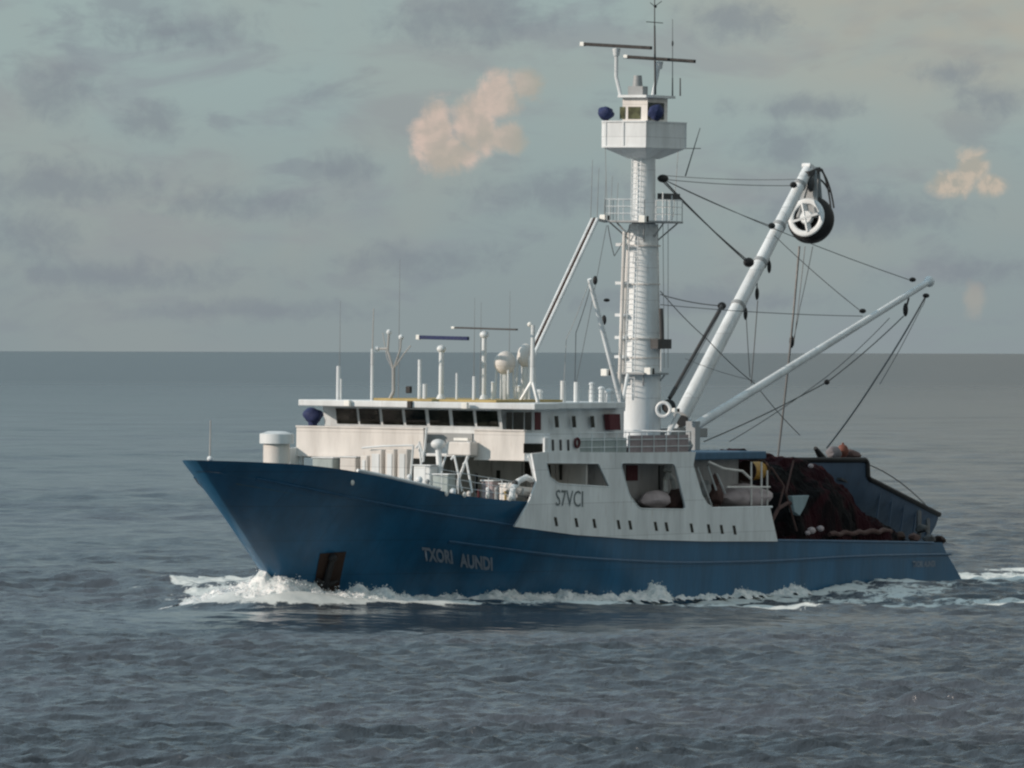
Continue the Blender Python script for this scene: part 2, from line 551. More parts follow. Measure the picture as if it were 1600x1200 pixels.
def hull_band(xs, zf0, zf1, th=.0, sides=(1, -1), inset=.14):
    """plating between two heights following the hull form, with thickness"""
    mb = MB()
    for side in sides:
        rows = []
        for x in xs:
            z0, z1 = zf0(x), zf1(x)
            xa, xb_ = min(x, xstem(z0) - .001), min(x, xstem(z1) - .001)
            n = 5
            row = []
            for j in range(n + 1):
                z = z0 + (z1 - z0) * j / n
                xx = x if x < xstem(z) else xstem(z)
                row.append((xx, side * (hb(xx, z) + th), z))
            for j in range(n, -1, -1):
                z = z0 + (z1 - z0) * j / n
                xx = x if x < xstem(z) else xstem(z)
                row.append((xx - .05, side * max(.0, hb(xx, z) + th - inset), z))
            rows.append(row)
        m_ = len(rows[0])
        vs = [p for r in rows for p in r]
        fs = [(i * m_ + j, (i + 1) * m_ + j, (i + 1) * m_ + (j + 1) % m_, i * m_ + (j + 1) % m_) for i in range(len(rows) - 1) for j in range(m_)]
        fs += [tuple(range(m_)), tuple(range((len(rows) - 1) * m_, len(rows) * m_))]
        mb.add(vs, fs)
    return mb


# forward bulwark, blue, from the slanted break up to the stem head
xd = on_hull(826, 784).x
xk = on_hull(803, 822).x



def bulwark_mesh():
    mb = MB()
    for side in (1, -1):
        rows = []
        xs = list(np.linspace(min(xk, xd), max(xk, xd), 5)) + list(np.linspace(max(xk, xd) + .4, xstem(Tz(40)) - 2.5, 44)) + [xstem(Tz(40)) - d for d in (2.2, 1.8, 1.5, 1.2, .95, .75, .6, .48, .38, .29, .21, .14, .08, .03, .0)]
        n = 6
        for x in xs:
            row = []
            tt = (x - xd) / (xk - xd)
            z0 = Kz(x) + .005 + (Tz(x) - Kz(x)) * max(0, 1 - tt)
            z1 = max(z0 + .02, Tz(x))
            for j in range(n + 1):
                z = z0 + (z1 - z0) * j / n
                xx = min(x, xstem(z))
                row.append((xx, side * hb(xx, z), z))
            for j in range(n, -1, -1):
                z = z0 + (z1 - z0) * j / n
                xx = min(x, xstem(z))
                row.append((xx, side * max(0, hb(xx, z) - .13), z))
            rows.append(row)
        m_ = len(rows[0])
        fs = [(i * m_ + j, (i + 1) * m_ + j, (i + 1) * m_ + (j + 1) % m_, i * m_ + (j + 1) % m_) for i in range(len(rows) - 1) for j in range(m_)]
        fs += [tuple(range(m_)), tuple(range((len(rows) - 1) * m_, len(rows) * m_))]
        mb.add([p for r in rows for p in r], fs)
    return mb


bulwark_mesh().build('bulwark', 'hull_blue', ship, smooth=True)

# rubbing strakes that follow the hull
def strake(pts, r, name='rub_rail', mat='rail_blue'):
    q = sorted([(p.x, p.z) for p in (on_hull(a, b) for a, b in pts)])
    q = smooth_tab(q, 40)
    for side in (1, -1):
        MB().tube([(x, side * (hb(x, z) + .02), z) for x, z in q], r, 6).build(name, mat, ship, smooth=True)


strake([(1485, 866), (1350, 868), (1200, 877), (1060, 880), (900, 872), (800, 860), (700, 846)], .07)
strake(K_PX[:-1], .06)

# decks
def deck(x0, x1, zf, name='deck', mat='deck_green', inset=.1, n=24):
    mb = MB()
    xs = np.linspace(x0, x1, n)
    vs, fs = [], []
    for x in xs:
        z = zf(x)
        y = max(.02, hb(x, z) - inset)
        vs += [(x, y, z), (x, -y, z), (x, y, z - .12), (x, -y, z - .12)]
    for i in range(n - 1):
        a = i * 4
        fs += [(a, a + 4, a + 5, a + 1), (a + 2, a + 3, a + 7, a + 6), (a, a + 2, a + 6, a + 4), (a + 1, a + 5, a + 7, a + 3)]
    mb.add(vs, fs)
    return mb.build(name, mat, ship)


deck(-30.4, 10, lambda x: min(Kz(x) - .25, 2.7), 'main_deck')
deck(10.05, 27.0, lambda x: Kz(x) - .2, 'foredeck')
# dark rust stained anchor pocket in the port bow
pk = [on_hull(a, b, .02) for a, b in ((500, 865), (541, 862), (527, 937), (489, 930))]


def hull_patch(quad, n=8, off=.03, th=.0):
    """patch that hugs the hull between four corner points"""
    a, b, c, d = quad
    vs = []
    for i in range(n + 1):
        for j in range(n + 1):
            s_, t = i / n, j / n
            p = a.lerp(b, s_).lerp(d.lerp(c, s_), t)
            vs.append((p.x, hb(p.x, p.z) + off, p.z))
    fs = [(i * (n + 1) + j, (i + 1) * (n + 1) + j, (i + 1) * (n + 1) + j + 1, i * (n + 1) + j + 1) for i in range(n) for j in range(n)]
    return MB().add(vs, fs)


anch = hull_patch(pk, 8, .03).build('anchor_pocket', 'rust', ship, smooth=True)
ac = pk[0].lerp(pk[2], .5)
am = MB()
t_ = on_hull(520, 872, .22); b_ = on_hull(508, 915, .22)
am.cyl(t_, b_, .13, .16)
l_ = on_hull(496, 905, .25); r_ = on_hull(528, 908, .25)
am.cyl(b_, l_, .16, .06); am.cyl(b_, r_, .16, .06)
am.ball(t_, .2)
am.build('anchor', 'black_rubber', ship, smooth=True)

# freeing slots and white fairleads along the bow
for (a, b) in ((551, 754), (698, 771), (726, 773), (762, 775), (797, 779)):
    p = on_hull(a, b, .05)
    MB().ball(p, .11, 10, 6, (1.2, .6, 1.2)).build('fairlead', 'lamp_white', ship, smooth=True)


# lettering: text turned into a mesh and laid on the hull
def text_mesh(txt, size, name, mat, fn, extrude=0.0, bold=.0, sx=1.0):
    cu = bpy.data.curves.new(name, 'FONT')
    cu.body = txt
    cu.size = size
    cu.offset = bold
    cu.resolution_u = 3
    tmp = bpy.data.objects.new(name, cu)
    COL.objects.link(tmp)
    dg = bpy.context.evaluated_depsgraph_get()
    me = bpy.data.meshes.new_from_object(tmp.evaluated_get(dg))
    bpy.data.objects.remove(tmp)
    w = max(v.co.x for v in me.vertices)
    for v in me.vertices:
        v.co = Vector(fn(v.co.x / w, v.co.y))
    me.name = name
    me.materials.clear()
    me.materials.append(MATS[mat])
    o = bpy.data.objects.new(name, me)
    COL.objects.link(o)
    o.parent = ship
    return o


def along(p0, p1, off):
    def fn(u, v):
        p = p0.lerp(p1, u)
        z = p.z + v
        x = p.x + 1.3 * (hb(p.x, z) - hb(p.x, p.z))
        return (x, hb(x, z) + off, z)
    return fn


text_mesh('TXORI', .82, 'name_lettering', 'letter_white', along(on_hull(661, 875), on_hull(707, 880), .04), bold=.035)
text_mesh('AUNDI', .82, 'name_lettering', 'letter_white', along(on_hull(719, 885), on_hull(769, 891), .04), bold=.035)
text_mesh('TXORI AUNDI', .4, 'stern_lettering', 'letter_white', along(on_hull(1425, 886), on_hull(1460, 885), .04), bold=.01)


# ------------------------------------------------------------------ white side plating with its big openings
def plate(outline, holes, y, th, name, mat, parent=ship, hullform=False):
    cu = bpy.data.curves.new(name, 'CURVE')
    cu.dimensions = '2D'
    cu.fill_mode = 'BOTH'
    cu.extrude = th / 2
    for loop in [outline] + holes:
        sp = cu.splines.new('POLY')
        sp.points.add(len(loop) - 1)
        for pt, (x, z) in zip(sp.points, loop):
            pt.co = (x, z, 0, 1)
        sp.use_cyclic_u = True
    tmp = bpy.data.objects.new(name, cu)
    COL.objects.link(tmp)
    dg = bpy.context.evaluated_depsgraph_get()
    me = bpy.data.meshes.new_from_object(tmp.evaluated_get(dg))
    bpy.data.objects.remove(tmp)
    for v in me.vertices:
        v.co = Vector((v.co.x, y + v.co.z, v.co.y))
    me.materials.clear()
    me.materials.append(MATS[mat])
    bm = bmesh.new(); bm.from_mesh(me)
    bmesh.ops.remove_doubles(bm, verts=bm.verts, dist=1e-4)
    bmesh.ops.recalc_face_normals(bm, faces=bm.faces)
    bm.to_mesh(me); bm.free()
    o = bpy.data.objects.new(name, me)
    COL.objects.link(o)
    if parent:
        o.parent = parent
    return o


YS = HB - .02


def X2(pts, y=YS):
    return [(p.x, p.z) for p in (at(a, b, y=y) for a, b in pts)]


def rounded(pts, r=.18, n=4):
    out = []
    m_ = len(pts)
    for i in range(m_):
        p, a, b = Vector(pts[i]), Vector(pts[i - 1]), Vector(pts[(i + 1) % m_])
        rr = min(r, (a - p).length * .4, (b - p).length * .4)
        s_, e = p + (a - p).normalized() * rr, p + (b - p).normalized() * rr
        for k in range(n + 1):
            t = k / n
            q = s_ * (1 - t) ** 2 + p * 2 * t * (1 - t) + e * t * t
            out.append((q.x, q.y))
    return out


base_line = [(803, 823)] + [(a, b + 1) for a, b in ((900, 835), (1000, 842), (1100, 845), (1214, 845))]
outline = X2([(838, 751), (826, 784)] + base_line + [(1202, 793), (1113, 795), (1104, 789), (1096, 775), (1082, 728), (1086, 706), (1000, 707), (853, 706), (830, 709)])
holeA = rounded(X2([(852, 723), (934, 724), (951, 761), (872, 756), (858, 746)]), .12)
holeB = rounded(X2([(968, 723), (1053, 724), (1071, 796), (998, 795), (982, 774)]), .3)
side_port = plate(outline, [holeA, holeB], YS, .1, 'side_plating', 'white_paint')
side_stbd = plate(outline, [holeA, holeB], -YS, .1, 'side_plating', 'white_paint')
# rim round the openings and a rail on the cut-down after part
for hl in (holeA, holeB):
    pts = [(x, YS + .05, z) for x, z in hl]
    MB().tube(pts + [pts[0]], .035, 5).build('opening_rim', 'white_paint', ship, smooth=True)
pts = [(x, YS, z) for x, z in X2([(1206, 792), (1113, 794), (1104, 788), (1096, 774), (1082, 727)])]
MB().tube(pts, .06, 6).build('opening_rim', 'white_paint', ship, smooth=True)

# slanted slit ports along the foot of the plating
for a in (867, 899, 927, 965, 983, 1023, 1040, 1079, 1106, 1126, 1146):
    cy = 815 + (a - 867) * .047
    q = X2([(a - 3, cy - 7), (a + 1, cy - 7), (a + 3.5, cy + 7), (a - .5, cy + 7)])
    MB().prism([(x, YS + .045, z) for x, z in q], [(x, YS + .065, z) for x, z in q]).build('port_slot', 'window_glass', ship)

# call sign on the plating
P0, P1 = at(866, 790, y=YS), at(909, 792, y=YS)


def flat_text(p0, p1, y):
    return lambda u, v: (p0.x + (p1.x - p0.x) * u, y, p0.z + (p1.z - p0.z) * u + v)


text_mesh('S7VCI', 1.05, 'call_sign', 'letter_dark', flat_text(P0, P1, YS + .075), bold=.0)

# ------------------------------------------------------------------ deckhouse behind the plating
UZ = at(900, 711, y=YS).z                       # upper deck level
ZM = 2.7                                        # main deck
XF = 9.92                                       # plane of the front bulwark
print('UZ', UZ)
house = MB().box((-11.5, -5.0, ZM + .02), (5.2, 5.0, UZ - .02)).build('deckhouse', 'grey_paint', ship)
MATS['house_grey'] = paint('house_grey', (.36, .35, .35), .6, .3)
house.data.materials[0] = MATS['house_grey']
for a in (857, 877, 892, 910):
    q = X2([(a - 3, 726), (a + 3, 726), (a + 4, 750), (a - 2, 750)], 5.03)
    MB().prism([(x, 5.005, z) for x, z in q], [(x, 5.05, z) for x, z in q]).build('window', 'window_glass', house)
# door in the gangway, maroon
for (a, b, c, d, mat) in ((979, 727, 996, 751, 'maroon'), (1030, 727, 1040, 765, 'dark_grey')):
    q = X2([(a, b), (c, b), (c, d), (a, d)], 5.03)
    MB().prism([(x, 5.005, z) for x, z in q], [(x, 5.06, z) for x, z in q]).build('door', mat, house)
# upper deck slab
XU = at(1083, 700, y=6.4).x
print('XU', XU)
MB().plan([(XU, -6.42), (XF - .75, -6.42), (XF - .1, -5.8), (XF - .1, 5.8), (XF - .75, 6.42), (XU, 6.42)], UZ - .14, UZ).build('upper_deck', 'white_paint', ship, bevel=.03)
# front wall of the lower house, its colour darkened for the shade of the overhang, and its doors
paint('wall_shade_tan', (.44, .42, .40), .7, .4, (.16, .13, .11), 1.5)
fw = MB().box((5.25, -6.3, ZM), (5.4, 6.3, UZ - .16)).build('front_wall', 'wall_shade_tan', ship)
for (a, b, c, d) in ((816, 722, 829, 746), (742, 740, 746, 770), (776, 735, 781, 765)):
    p, q = at(a, b, x=5.43), at(c, d, x=5.43)
    MB().box((5.405, p.y, p.z), (5.45, q.y, q.z)).build('window', 'window_glass', fw)
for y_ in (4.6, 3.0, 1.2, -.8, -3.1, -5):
    MB().box((5.405, y_, 3.2), (5.5, y_ + .1, UZ - .2)).build('stiffener', 'wall_shade_tan', fw)

# front bulwark of the upper deck: two blocks with a gap between
zt = at(640, 671, x=XF).z
zb = UZ - .2


def fb(px0, px1, name='front_bulwark'):
    a, b = at(px0, 690, x=XF), at(px1, 690, x=XF)
    return a.y, b.y


y0, y1 = fb(463, 662)
fbm = MB().box((XF - .12, y0, zb), (XF, y1, zt)).box((XF - .2, y0 - .02, zt), (XF + .05, y1 + .02, zt + .08)).box((XF - .2, y0, zb - .06), (XF + .05, y1, zb)).build('front_bulwark', 'cream_paint', ship, bevel=.015)
y2, y3 = fb(741, 820)
MB().box((XF - .12, y2, zb), (XF, y3, zt)).box((XF - .2, y2, zt), (XF + .05, y3, zt + .08)).box((XF - .2, y2, zb - .06), (XF + .05, y3, zb)).build('front_bulwark', 'cream_paint', ship, bevel=.015)
# chamfered port and starboard corners, the port one with its dark window
for s_ in (1, -1):
    yy = y3 if s_ > 0 else 5.75
    ch = MB().plan([(XF - .01, s_ * yy), (XF - .13, s_ * (yy - .02)), (XF - .95, s_ * 6.34), (XF - .85, s_ * 6.5)], zb - .06, zt - .05).build('corner_plate', 'white_paint', ship)
a = Vector((XF, y3, 0)); b = Vector((XF - .85, 6.5, 0))
nrm = Vector((b.y - a.y, -(b.x - a.x), 0)).normalized()
wz0, wz1 = at(832, 708, x=XF - .4).z, at(832, 693, x=XF - .4).z
A_, B_ = a.lerp(b, -.05) + nrm * .012, a.lerp(b, .86) + nrm * .012
MB().prism([A_ + Vector((0, 0, wz0)), B_ + Vector((0, 0, wz0)), B_ + Vector((0, 0, wz1)), A_ + Vector((0, 0, wz1))],
           [p + nrm * .03 for p in (A_ + Vector((0, 0, wz0)), B_ + Vector((0, 0, wz0)), B_ + Vector((0, 0, wz1)), A_ + Vector((0, 0, wz1)))]).build('corner_window', 'window_glass', ship)
# pillar carrying the corner over the gap
pa, pb = at(838, 716, y=6.42), at(846, 752, y=6.42)
MB().prism([at(829, 716, y=6.4), at(852, 716, y=6.4), at(860, 756, y=6.4), at(838, 752, y=6.4)], [p - Vector((0, .12, 0)) for p in (at(829, 716, y=6.4), at(852, 716, y=6.4), at(860, 756, y=6.4), at(838, 752, y=6.4))]).build('corner_pillar', 'white_paint', ship)
# port side bulwark of the upper deck, solid forward part, and the railing aft
bz = at(870, 684, y=6.42).z
sb = at(852, 690, y=6.42)
MB().box((sb.x + .1, 6.36, UZ), (at(905, 690, y=6.42).x, 6.46, bz)).build('side_bulwark', 'white_paint', ship)
MB().box((sb.x + .1, -6.46, UZ), (at(905, 690, y=6.42).x, -6.36, bz)).build('side_bulwark', 'white_paint', ship)
for a in (864, 876, 888):
    q = X2([(a - 1.5, 687), (a + 1.5, 687), (a + 2, 704), (a - 1, 704)], 6.48)
    MB().prism([(x, 6.47, z) for x, z in q], [(x, 6.49, z) for x, z in q]).build('bulwark_slot', 'dark_grey', ship)


def railing(pts, h, name='railing', mat='white_paint', n_rails=3, step=1.2, r=.025, parent=ship):
    mb = MB()
    for a, b in zip(pts, pts[1:]):
        a, b = Vector(a), Vector(b)
        L = (b - a).length
        n = max(1, round(L / step))
        for i in range(n + 1):
            p = a.lerp(b, i / n)
            mb.cyl(p, p + Vector((0, 0, h)), r, r, 5)
        for k in range(n_rails):
            z = Vector((0, 0, h * (k + 1) / n_rails))
            mb.cyl(a + z, b + z, r * .9, r * .9, 5)
    return mb.build(name, mat, parent)


xr0, xr1 = at(905, 700, y=6.4).x, at(1079, 700, y=6.4).x
railing([(xr0, 6.4, UZ), (xr1, 6.4, UZ)], 1.0)
MB().box((xr0, 6.3, UZ + .05), (at(978, 700, y=6.3).x, 6.34, UZ + .75)).build('railing_dodger', 'dodger_grey', ship)
MB().box((at(981, 700, y=6.3).x, 6.3, UZ + .05), (xr1 + .1, 6.34, UZ + .85)).build('railing_dodger', 'dodger_brown', ship)
railing([(xr0, -6.4, UZ), (xr1, -6.4, UZ), (xr1, 6.4, UZ)], 1.0)

# ------------------------------------------------------------------ wheelhouse
XB = 9.1
zwb = UZ
zr = at(640, 637, x=XB + 1.1).z                 # underside of the roof
zr1 = at(640, 627, x=XB + 1.1).z
wy0, wy1 = at(508, 650, x=XB).y, at(786, 650, x=XB).y
print('wheelhouse y', wy0, wy1, 'zr', zr, zr1)
zw0, zw1 = at(640, 664, x=XB + .2).z, at(640, 640, x=XB + .3).z
front = lambda z: XB + max(0, (z - zw0 + .2)) * .22   # windows lean outwards
wh = MB()
xa_ = at(975, 660, y=4.5).x
wh.plan([(xa_, wy0 + .1), (XB - .1, wy0), (XB - .1, wy1), (xa_, 4.5)], zwb, zr)
wh.add([(XB, wy0, zwb), (XB, wy1, zwb), (XB, wy1, zw0 - .2), (XB, wy0, zw0 - .2), (front(zr), wy1, zr), (front(zr), wy0, zr), (XB - .1, wy0, zwb), (XB - .1, wy1, zwb), (XB - .1, wy1, zr), (XB - .1, wy0, zr)],
       [(0, 1, 2, 3), (3, 2, 4, 5), (1, 7, 8, 4, 2), (0, 3, 5, 9, 6)])
wheel = wh.build('wheelhouse', 'white_paint', ship)
WPX = [(524, 556), (560, 591), (596, 627), (632, 663), (669, 700), (706, 738), (743, 776)]
for a, b in WPX:
    ya, yb = at(a, 650, x=XB + .25).y, at(b, 650, x=XB + .25).y
    o_ = .02
    q = [(front(zw0) + o_, ya, zw0), (front(zw0) + o_, yb, zw0), (front(zw1) + o_, yb, zw1), (front(zw1) + o_, ya, zw1)]
    MB().prism([(x - .01, y, z) for x, y, z in q], [(x + .02, y, z) for x, y, z in q]).build('window', 'window_glass', wheel)
# side windows, dark doorway and red locker on the port side of the wheelhouse
for a in (870, 897, 926):
    q = X2([(a - 3, 650), (a + 2, 650), (a + 3.5, 668), (a - 1.5, 668)], 4.53)
    MB().prism([(x, 4.505, z) for x, z in q], [(x, 4.54, z) for x, z in q]).build('window', 'window_glass', wheel)
for (a, c, mat) in ((792, 800, 'window_glass'), (803, 818, 'window_glass'), (821, 830, 'window_glass'), (836, 845, 'maroon')):
    q = X2([(a, 644), (c, 644), (c, 672), (a, 672)], 4.53)
    yy = wy1 + (4.5 - wy1) * .1
    MB().prism([(x, 4.5 + .005, z) for x, z in q], [(x, 4.545, z) for x, z in q]).build('door', mat, wheel)
q = X2([(952, 647), (969, 647), (970, 672), (954, 672)], 4.8)
MB().prism([(x, 4.52, z) for x, z in q], [(x, 4.8, z) for x, z in q]).build('fire_locker', 'maroon', ship)
# roof: wings forward, narrower aft
ry0, ry1 = at(466, 630, x=XB + 1.4).y, at(836, 638, x=XB + 1.0).y
xra = at(975, 640, y=4.8).x
roof = MB().plan([(XB + 1.4, ry0), (XB + 1.5, 0), (XB + 1.0, ry1), (XB - 1.2, ry1), (XB - 1.6, 4.9), (xra, 4.9), (xra, -4.9), (XB - 1.6, -4.9), (XB - 1.2, ry0)], zr + .003, zr1).build('wheelhouse_roof', 'white_paint', ship, bevel=.04)
# ochre duckboards on the roof
MB().box((XB - 5.5, -2.5, zr1 + .005), (XB + .6, 4.0, zr1 + .11)).build('roof_decking', 'ochre_deck', roof)
# deck under the wings and the navy canvas cover of the searchlight
c = at(489, 649, x=XB + .1)
single(lump(c, (.42, .46, .36), 4.4, .13, 3).cyl(c - Vector((0, 0, .9)), c - Vector((0, 0, .2)), .12, .25, 10), 'canvas_cover', 'navy_cover', 'navy blue canvas cover over an instrument under the starboard bridge wing roof', 'cover', c, smooth=True)
# lamps on the roof edge
for (a, b) in ((543, 630), (727, 634)):
    p = at(a, b, x=XB + 1.55)
    l = MB().box(p - Vector((.1, .15, .14)), p + Vector((.1, .15, .14))).build('floodlight', 'lamp_white', ship, bevel=.03)
for (a, b) in ((641, 632), (639, 609)):
    p = at(a, b, x=XB + 1.5)
    MB().box(p - Vector((.1, .12, .16)), p + Vector((.1, .12, .16))).build('horn', 'black_rubber', ship, bevel=.03)

# ------------------------------------------------------------------ what stands on the wheelhouse roof
zR = zr1


def post(px, top, xr, r=.06, mat='white_paint', name='antenna_post', r1=None, base=None):
    p = at(px, top, x=xr)
    return MB().cyl((xr, p.y, zR if base is None else base), (xr, p.y, p.z), r, r if r1 is None else r1, 8).build(name, mat, ship, smooth=True)


post(529, 572, XB + .6, .09)
post(533, 592, XB + .3, .04)
post(582, 545, XB + .6, .07)
MB().cyl(at(582, 550, x=XB + .6), at(584, 482, x=XB + .6), .03, .02, 5).build('whip_antenna', 'wire_pale', ship)
post(656, 562, XB + .4, .08)
post(664, 600, XB + .4, .1)
post(714, 583, XB + .3, .05)
post(741, 588, XB + .3, .08)
post(880, 595, 3.0, .13)
post(901, 597, 2.2, .13)
# forked aerial
p = at(614, 620, x=XB + .4); xq = XB + .4
mb = MB()
mb.tube([at(607, 628, x=xq), at(615, 612, x=xq), at(615, 575, x=xq)], .08, 8)
for a in ((608, 545), (605, 520)):
    pass
mb.tube([at(615, 577, x=xq), at(606, 548, x=xq), at(608, 520, x=xq)], .05, 6)
mb.tube([at(615, 577, x=xq), at(632, 552, x=xq), at(642, 540, x=xq)], .03, 6)
mb.tube([at(615, 577, x=xq), at(626, 545, x=xq), at(627, 526, x=xq)], .04, 6)
mb.tube([at(590, 545, x=xq), at(606, 545, x=xq)], .06, 6)
mb.tube([at(598, 520, x=xq), at(605, 560, x=xq), at(615, 580, x=xq)], .02, 5)
mb.build('forked_aerial', 'wire_pale', ship, smooth=True)
for (a, b) in ((627, 527), (608, 519), (590, 545)):
    MB().ball(at(a, b, x=xq), .13, 8, 6).build('aerial_tip', 'white_paint', ship, smooth=True)
# tall thin whips
for (a, t, x_) in ((625, 405, 6.0), (532, 470, 6.5), (742, 465, 3.5), (752, 472, 3.5), (797, 455, 3.0)):
    p = at(a, t, x=x_)
    MB().cyl((x_, p.y, zR), p, .022, .006, 5).build('whip_antenna', 'wire_grey', ship)


def radar(ped_px, top_py, bar0, bar1, xr, name='radar', mat='dark_grey', r=.11, th=.14, parent=ship):
    mb = MB()
    t = at(ped_px, top_py, x=xr)
    mb.cyl((xr, t.y, zR), (xr, t.y, zR + .3), .28, .14, 10)
    mb.cyl((xr, t.y, zR + .3), (xr, t.y, t.z - .2), r, r, 10)
    mb.ball((xr, t.y, t.z - .15), .22, 12, 8, (1, 1, .8))
    pr = mb.build(name, 'white_paint', parent, smooth=True)
    a, b = at(*bar0, x=xr), at(*bar1, x=xr)
    MB().bar(a, b, .2, th).build('scanner', mat, pr, bevel=.02)
    MB().bar(a - (b - a).normalized() * .18, a, .24, th * 1.3).build('scanner_end', 'lamp_white', pr, bevel=.02)
    return pr


radar(690, 540, (657, 527), (732, 529), XB - .8, mat='navy_cover', th=.17)
radar(757, 518, (712, 512), (808, 515), XB - 2.2, th=.08)
# satellite domes on legs
for (a, b, rr, xr, sqz) in ((789, 567, .50, 6.2, 1.1), (822, 556, .40, 5.2, 1.4)):
    p = at(a, b, x=xr)
    mb = MB().ball(p, rr, 18, 12, (1, 1, sqz))
    d_ = mb.build('satellite_dome', 'cream_paint', ship, smooth=True)
    l = MB()
    for dx, dy in ((.3, .3), (-.3, .3), (.3, -.3), (-.3, -.3)):
        l.cyl((p.x + dx, p.y + dy * 1.2, zR), (p.x + dx * .7, p.y + dy, p.z), .05, .05, 6)
    l.cyl((p.x, p.y, zR), (p.x, p.y, p.z), .14, .2, 8)
    l.build('dome_stand', 'white_paint', d_)
# signal post with splayed foot
xq = 6.3
p = at(833, 508, x=xq)
mb = MB().cyl((xq, p.y, zR + .9), p, .12, .09, 8)
f0 = Vector((xq, p.y, zR + 1.0))
for dx, dy in ((.2, .4), (.2, -.55), (-.6, 0)):
    mb.cyl(f0, (xq + dx, p.y + dy, zR), .09, .08, 6)
mb.build('signal_post', 'white_paint', ship, smooth=True)
MB().ball(at(828, 507, x=xq), .12, 8, 6).build('masthead_light', 'lamp_white', ship, smooth=True)
# small roof clutter: vents and boxes
for (a, t, w_, xr) in ((925, 600, .12, 1.0), (940, 607, .14, .4), (811, 604, .08, 4.6), (770, 598, .07, 5.5), (952, 612, .2, .2), (843, 612, .15, 2.6)):
    p = at(a, t, x=xr)
    MB().cyl((xr, p.y, zR), p, w_, w_ * .9, 8).ball(p, w_ * 1.25, 8, 5, (1, 1, .6)).build('roof_vent', 'white_paint', ship, smooth=True)
railing([(XB - 6.7, 4.7, zR), (xra + .2, 4.7, zR)], .6, 'roof_railing', step=1.6, r=.013)

# ------------------------------------------------------------------ gear in the gap of the front bulwark (deck crane) and before the house
xq = XF + .6
cm = MB()
a0 = at(685, 694, x=xq); a1 = at(690, 742, x=xq)
cm.cyl(a1 - Vector((0, 0, .8)), at(685, 703, x=xq), .16, .14, 10)
cm.ball(a0, .34, 12, 8, (1, 1, .7))
crane = cm.build('deck_crane', 'white_paint', ship, smooth=True)
p, q = at(699, 690, x=xq), at(737, 712, x=xq)
MB().box((xq - .6, p.y, q.z), (xq + .1, q.y, p.z)).build('crane_housing', 'cream_paint', crane, bevel=.06)
MB().tube([at(732, 690, x=xq), at(731, 714, x=xq), at(717, 748, x=xq), at(714, 765, x=xq)], .07, 6).build('crane_arm', 'white_paint', crane)
MB().tube([at(697, 712, x=xq), at(691, 730, x=xq), at(688, 765, x=xq)], .05, 6).build('crane_arm', 'white_paint', crane)
p, q = at(664, 676, x=XB + .05), at(738, 693, x=XB + .05)
MB().box((XB + .01, p.y, q.z), (XB + .06, q.y, p.z)).build('shade_panel', 'grey_paint', ship)  # grey sheet standing in for the shadow on the white wheelhouse front
MB().box((XF - .1, at(714, 688, x=XF).y, at(714, 688, x=XF).z), (XF + .3, at(736, 688, x=XF).y, at(714, 684, x=XF).z)).build('light_bar', 'lamp_white', ship)
# three tall white lockers with a frame in front of the house
for (a, b, t) in ((563, 574, 712), (578, 596, 702), (602, 616, 702), (621, 636, 702)):
    xq = 11.2
    p, q = at(a, t, x=xq), at(b, 750, x=xq)
    lk = MB().box((xq - .5, p.y, q.z - .6), (xq, q.y, p.z)).build('deck_locker', 'cream_paint', ship, bevel=.05)
    MB().box((xq + .01, p.y + .12, q.z), (xq + .03, q.y - .12, p.z - .2)).build('locker_door', 'white_paint', lk, bevel=.008)
xq = 11.35
MB().tube([at(566, 700, x=xq), at(600, 697, x=xq), at(646, 696, x=xq), at(641, 752, x=xq)], .05, 6).build('locker_frame', 'white_paint', ship)
MB().tube([at(655, 690, x=xq), at(662, 716, x=xq), at(661, 722, x=xq)], .05, 6).tube([at(667, 668, x=xq), at(664, 700, x=xq), at(660, 716, x=xq)], .05, 6).build('ladder_stile', 'white_paint', ship)
# fore side posts under the front block at left
MB().box((XF - .4, at(462, 700, x=XF).y, 3.6), (XF - .25, at(468, 700, x=XF).y, zb)).build('overhang_pillar', 'white_paint', ship)
MB().box((XF - .4, at(520, 700, x=XF).y, 3.6), (XF - .25, at(523, 700, x=XF).y, zb)).build('overhang_pillar', 'white_paint', ship)
for i, (a, b, c_, d, xq, mt_) in enumerate(((646, 728, 672, 765, 11.5, 'white_paint'), (676, 742, 700, 775, 12.0, 'dodger_grey'), (488, 716, 520, 742, 10.5, 'dodger_grey'), (531, 715, 556, 745, 10.8, 'cream_paint'), (752, 752, 770, 785, 10.4, 'dodger_brown'), (780, 757, 794, 785, 10.4, 'cream_paint'))):
    p, q = at(a, b, x=xq), at(c_, d, x=xq)
    bx_ = MB().box((xq - .7, p.y, q.z - .5), (xq, q.y, p.z)).build('deck_box', mt_, ship, bevel=.06)
    MB().box((xq - .75, p.y - .04, p.z + .003), (xq + .04, q.y + .04, p.z + .06)).build('box_lid', 'white_paint', bx_, bevel=.02)
for i, (a, b, c_, d) in enumerate(((650, 700, 662, 760), (705, 718, 722, 768), (724, 726, 738, 770))):
    MB().tube([at(a, b, x=10.9), at(a + 5, b - 6, x=10.9), at(c_, d, x=10.9)], .05, 6).build('deck_pipe', 'white_paint', ship)
railing([at(664, 762, y=4.2), at(742, 776, y=5.2), at(805, 786, y=5.9)], .95, 'deck_railing', step=.9, r=.02)
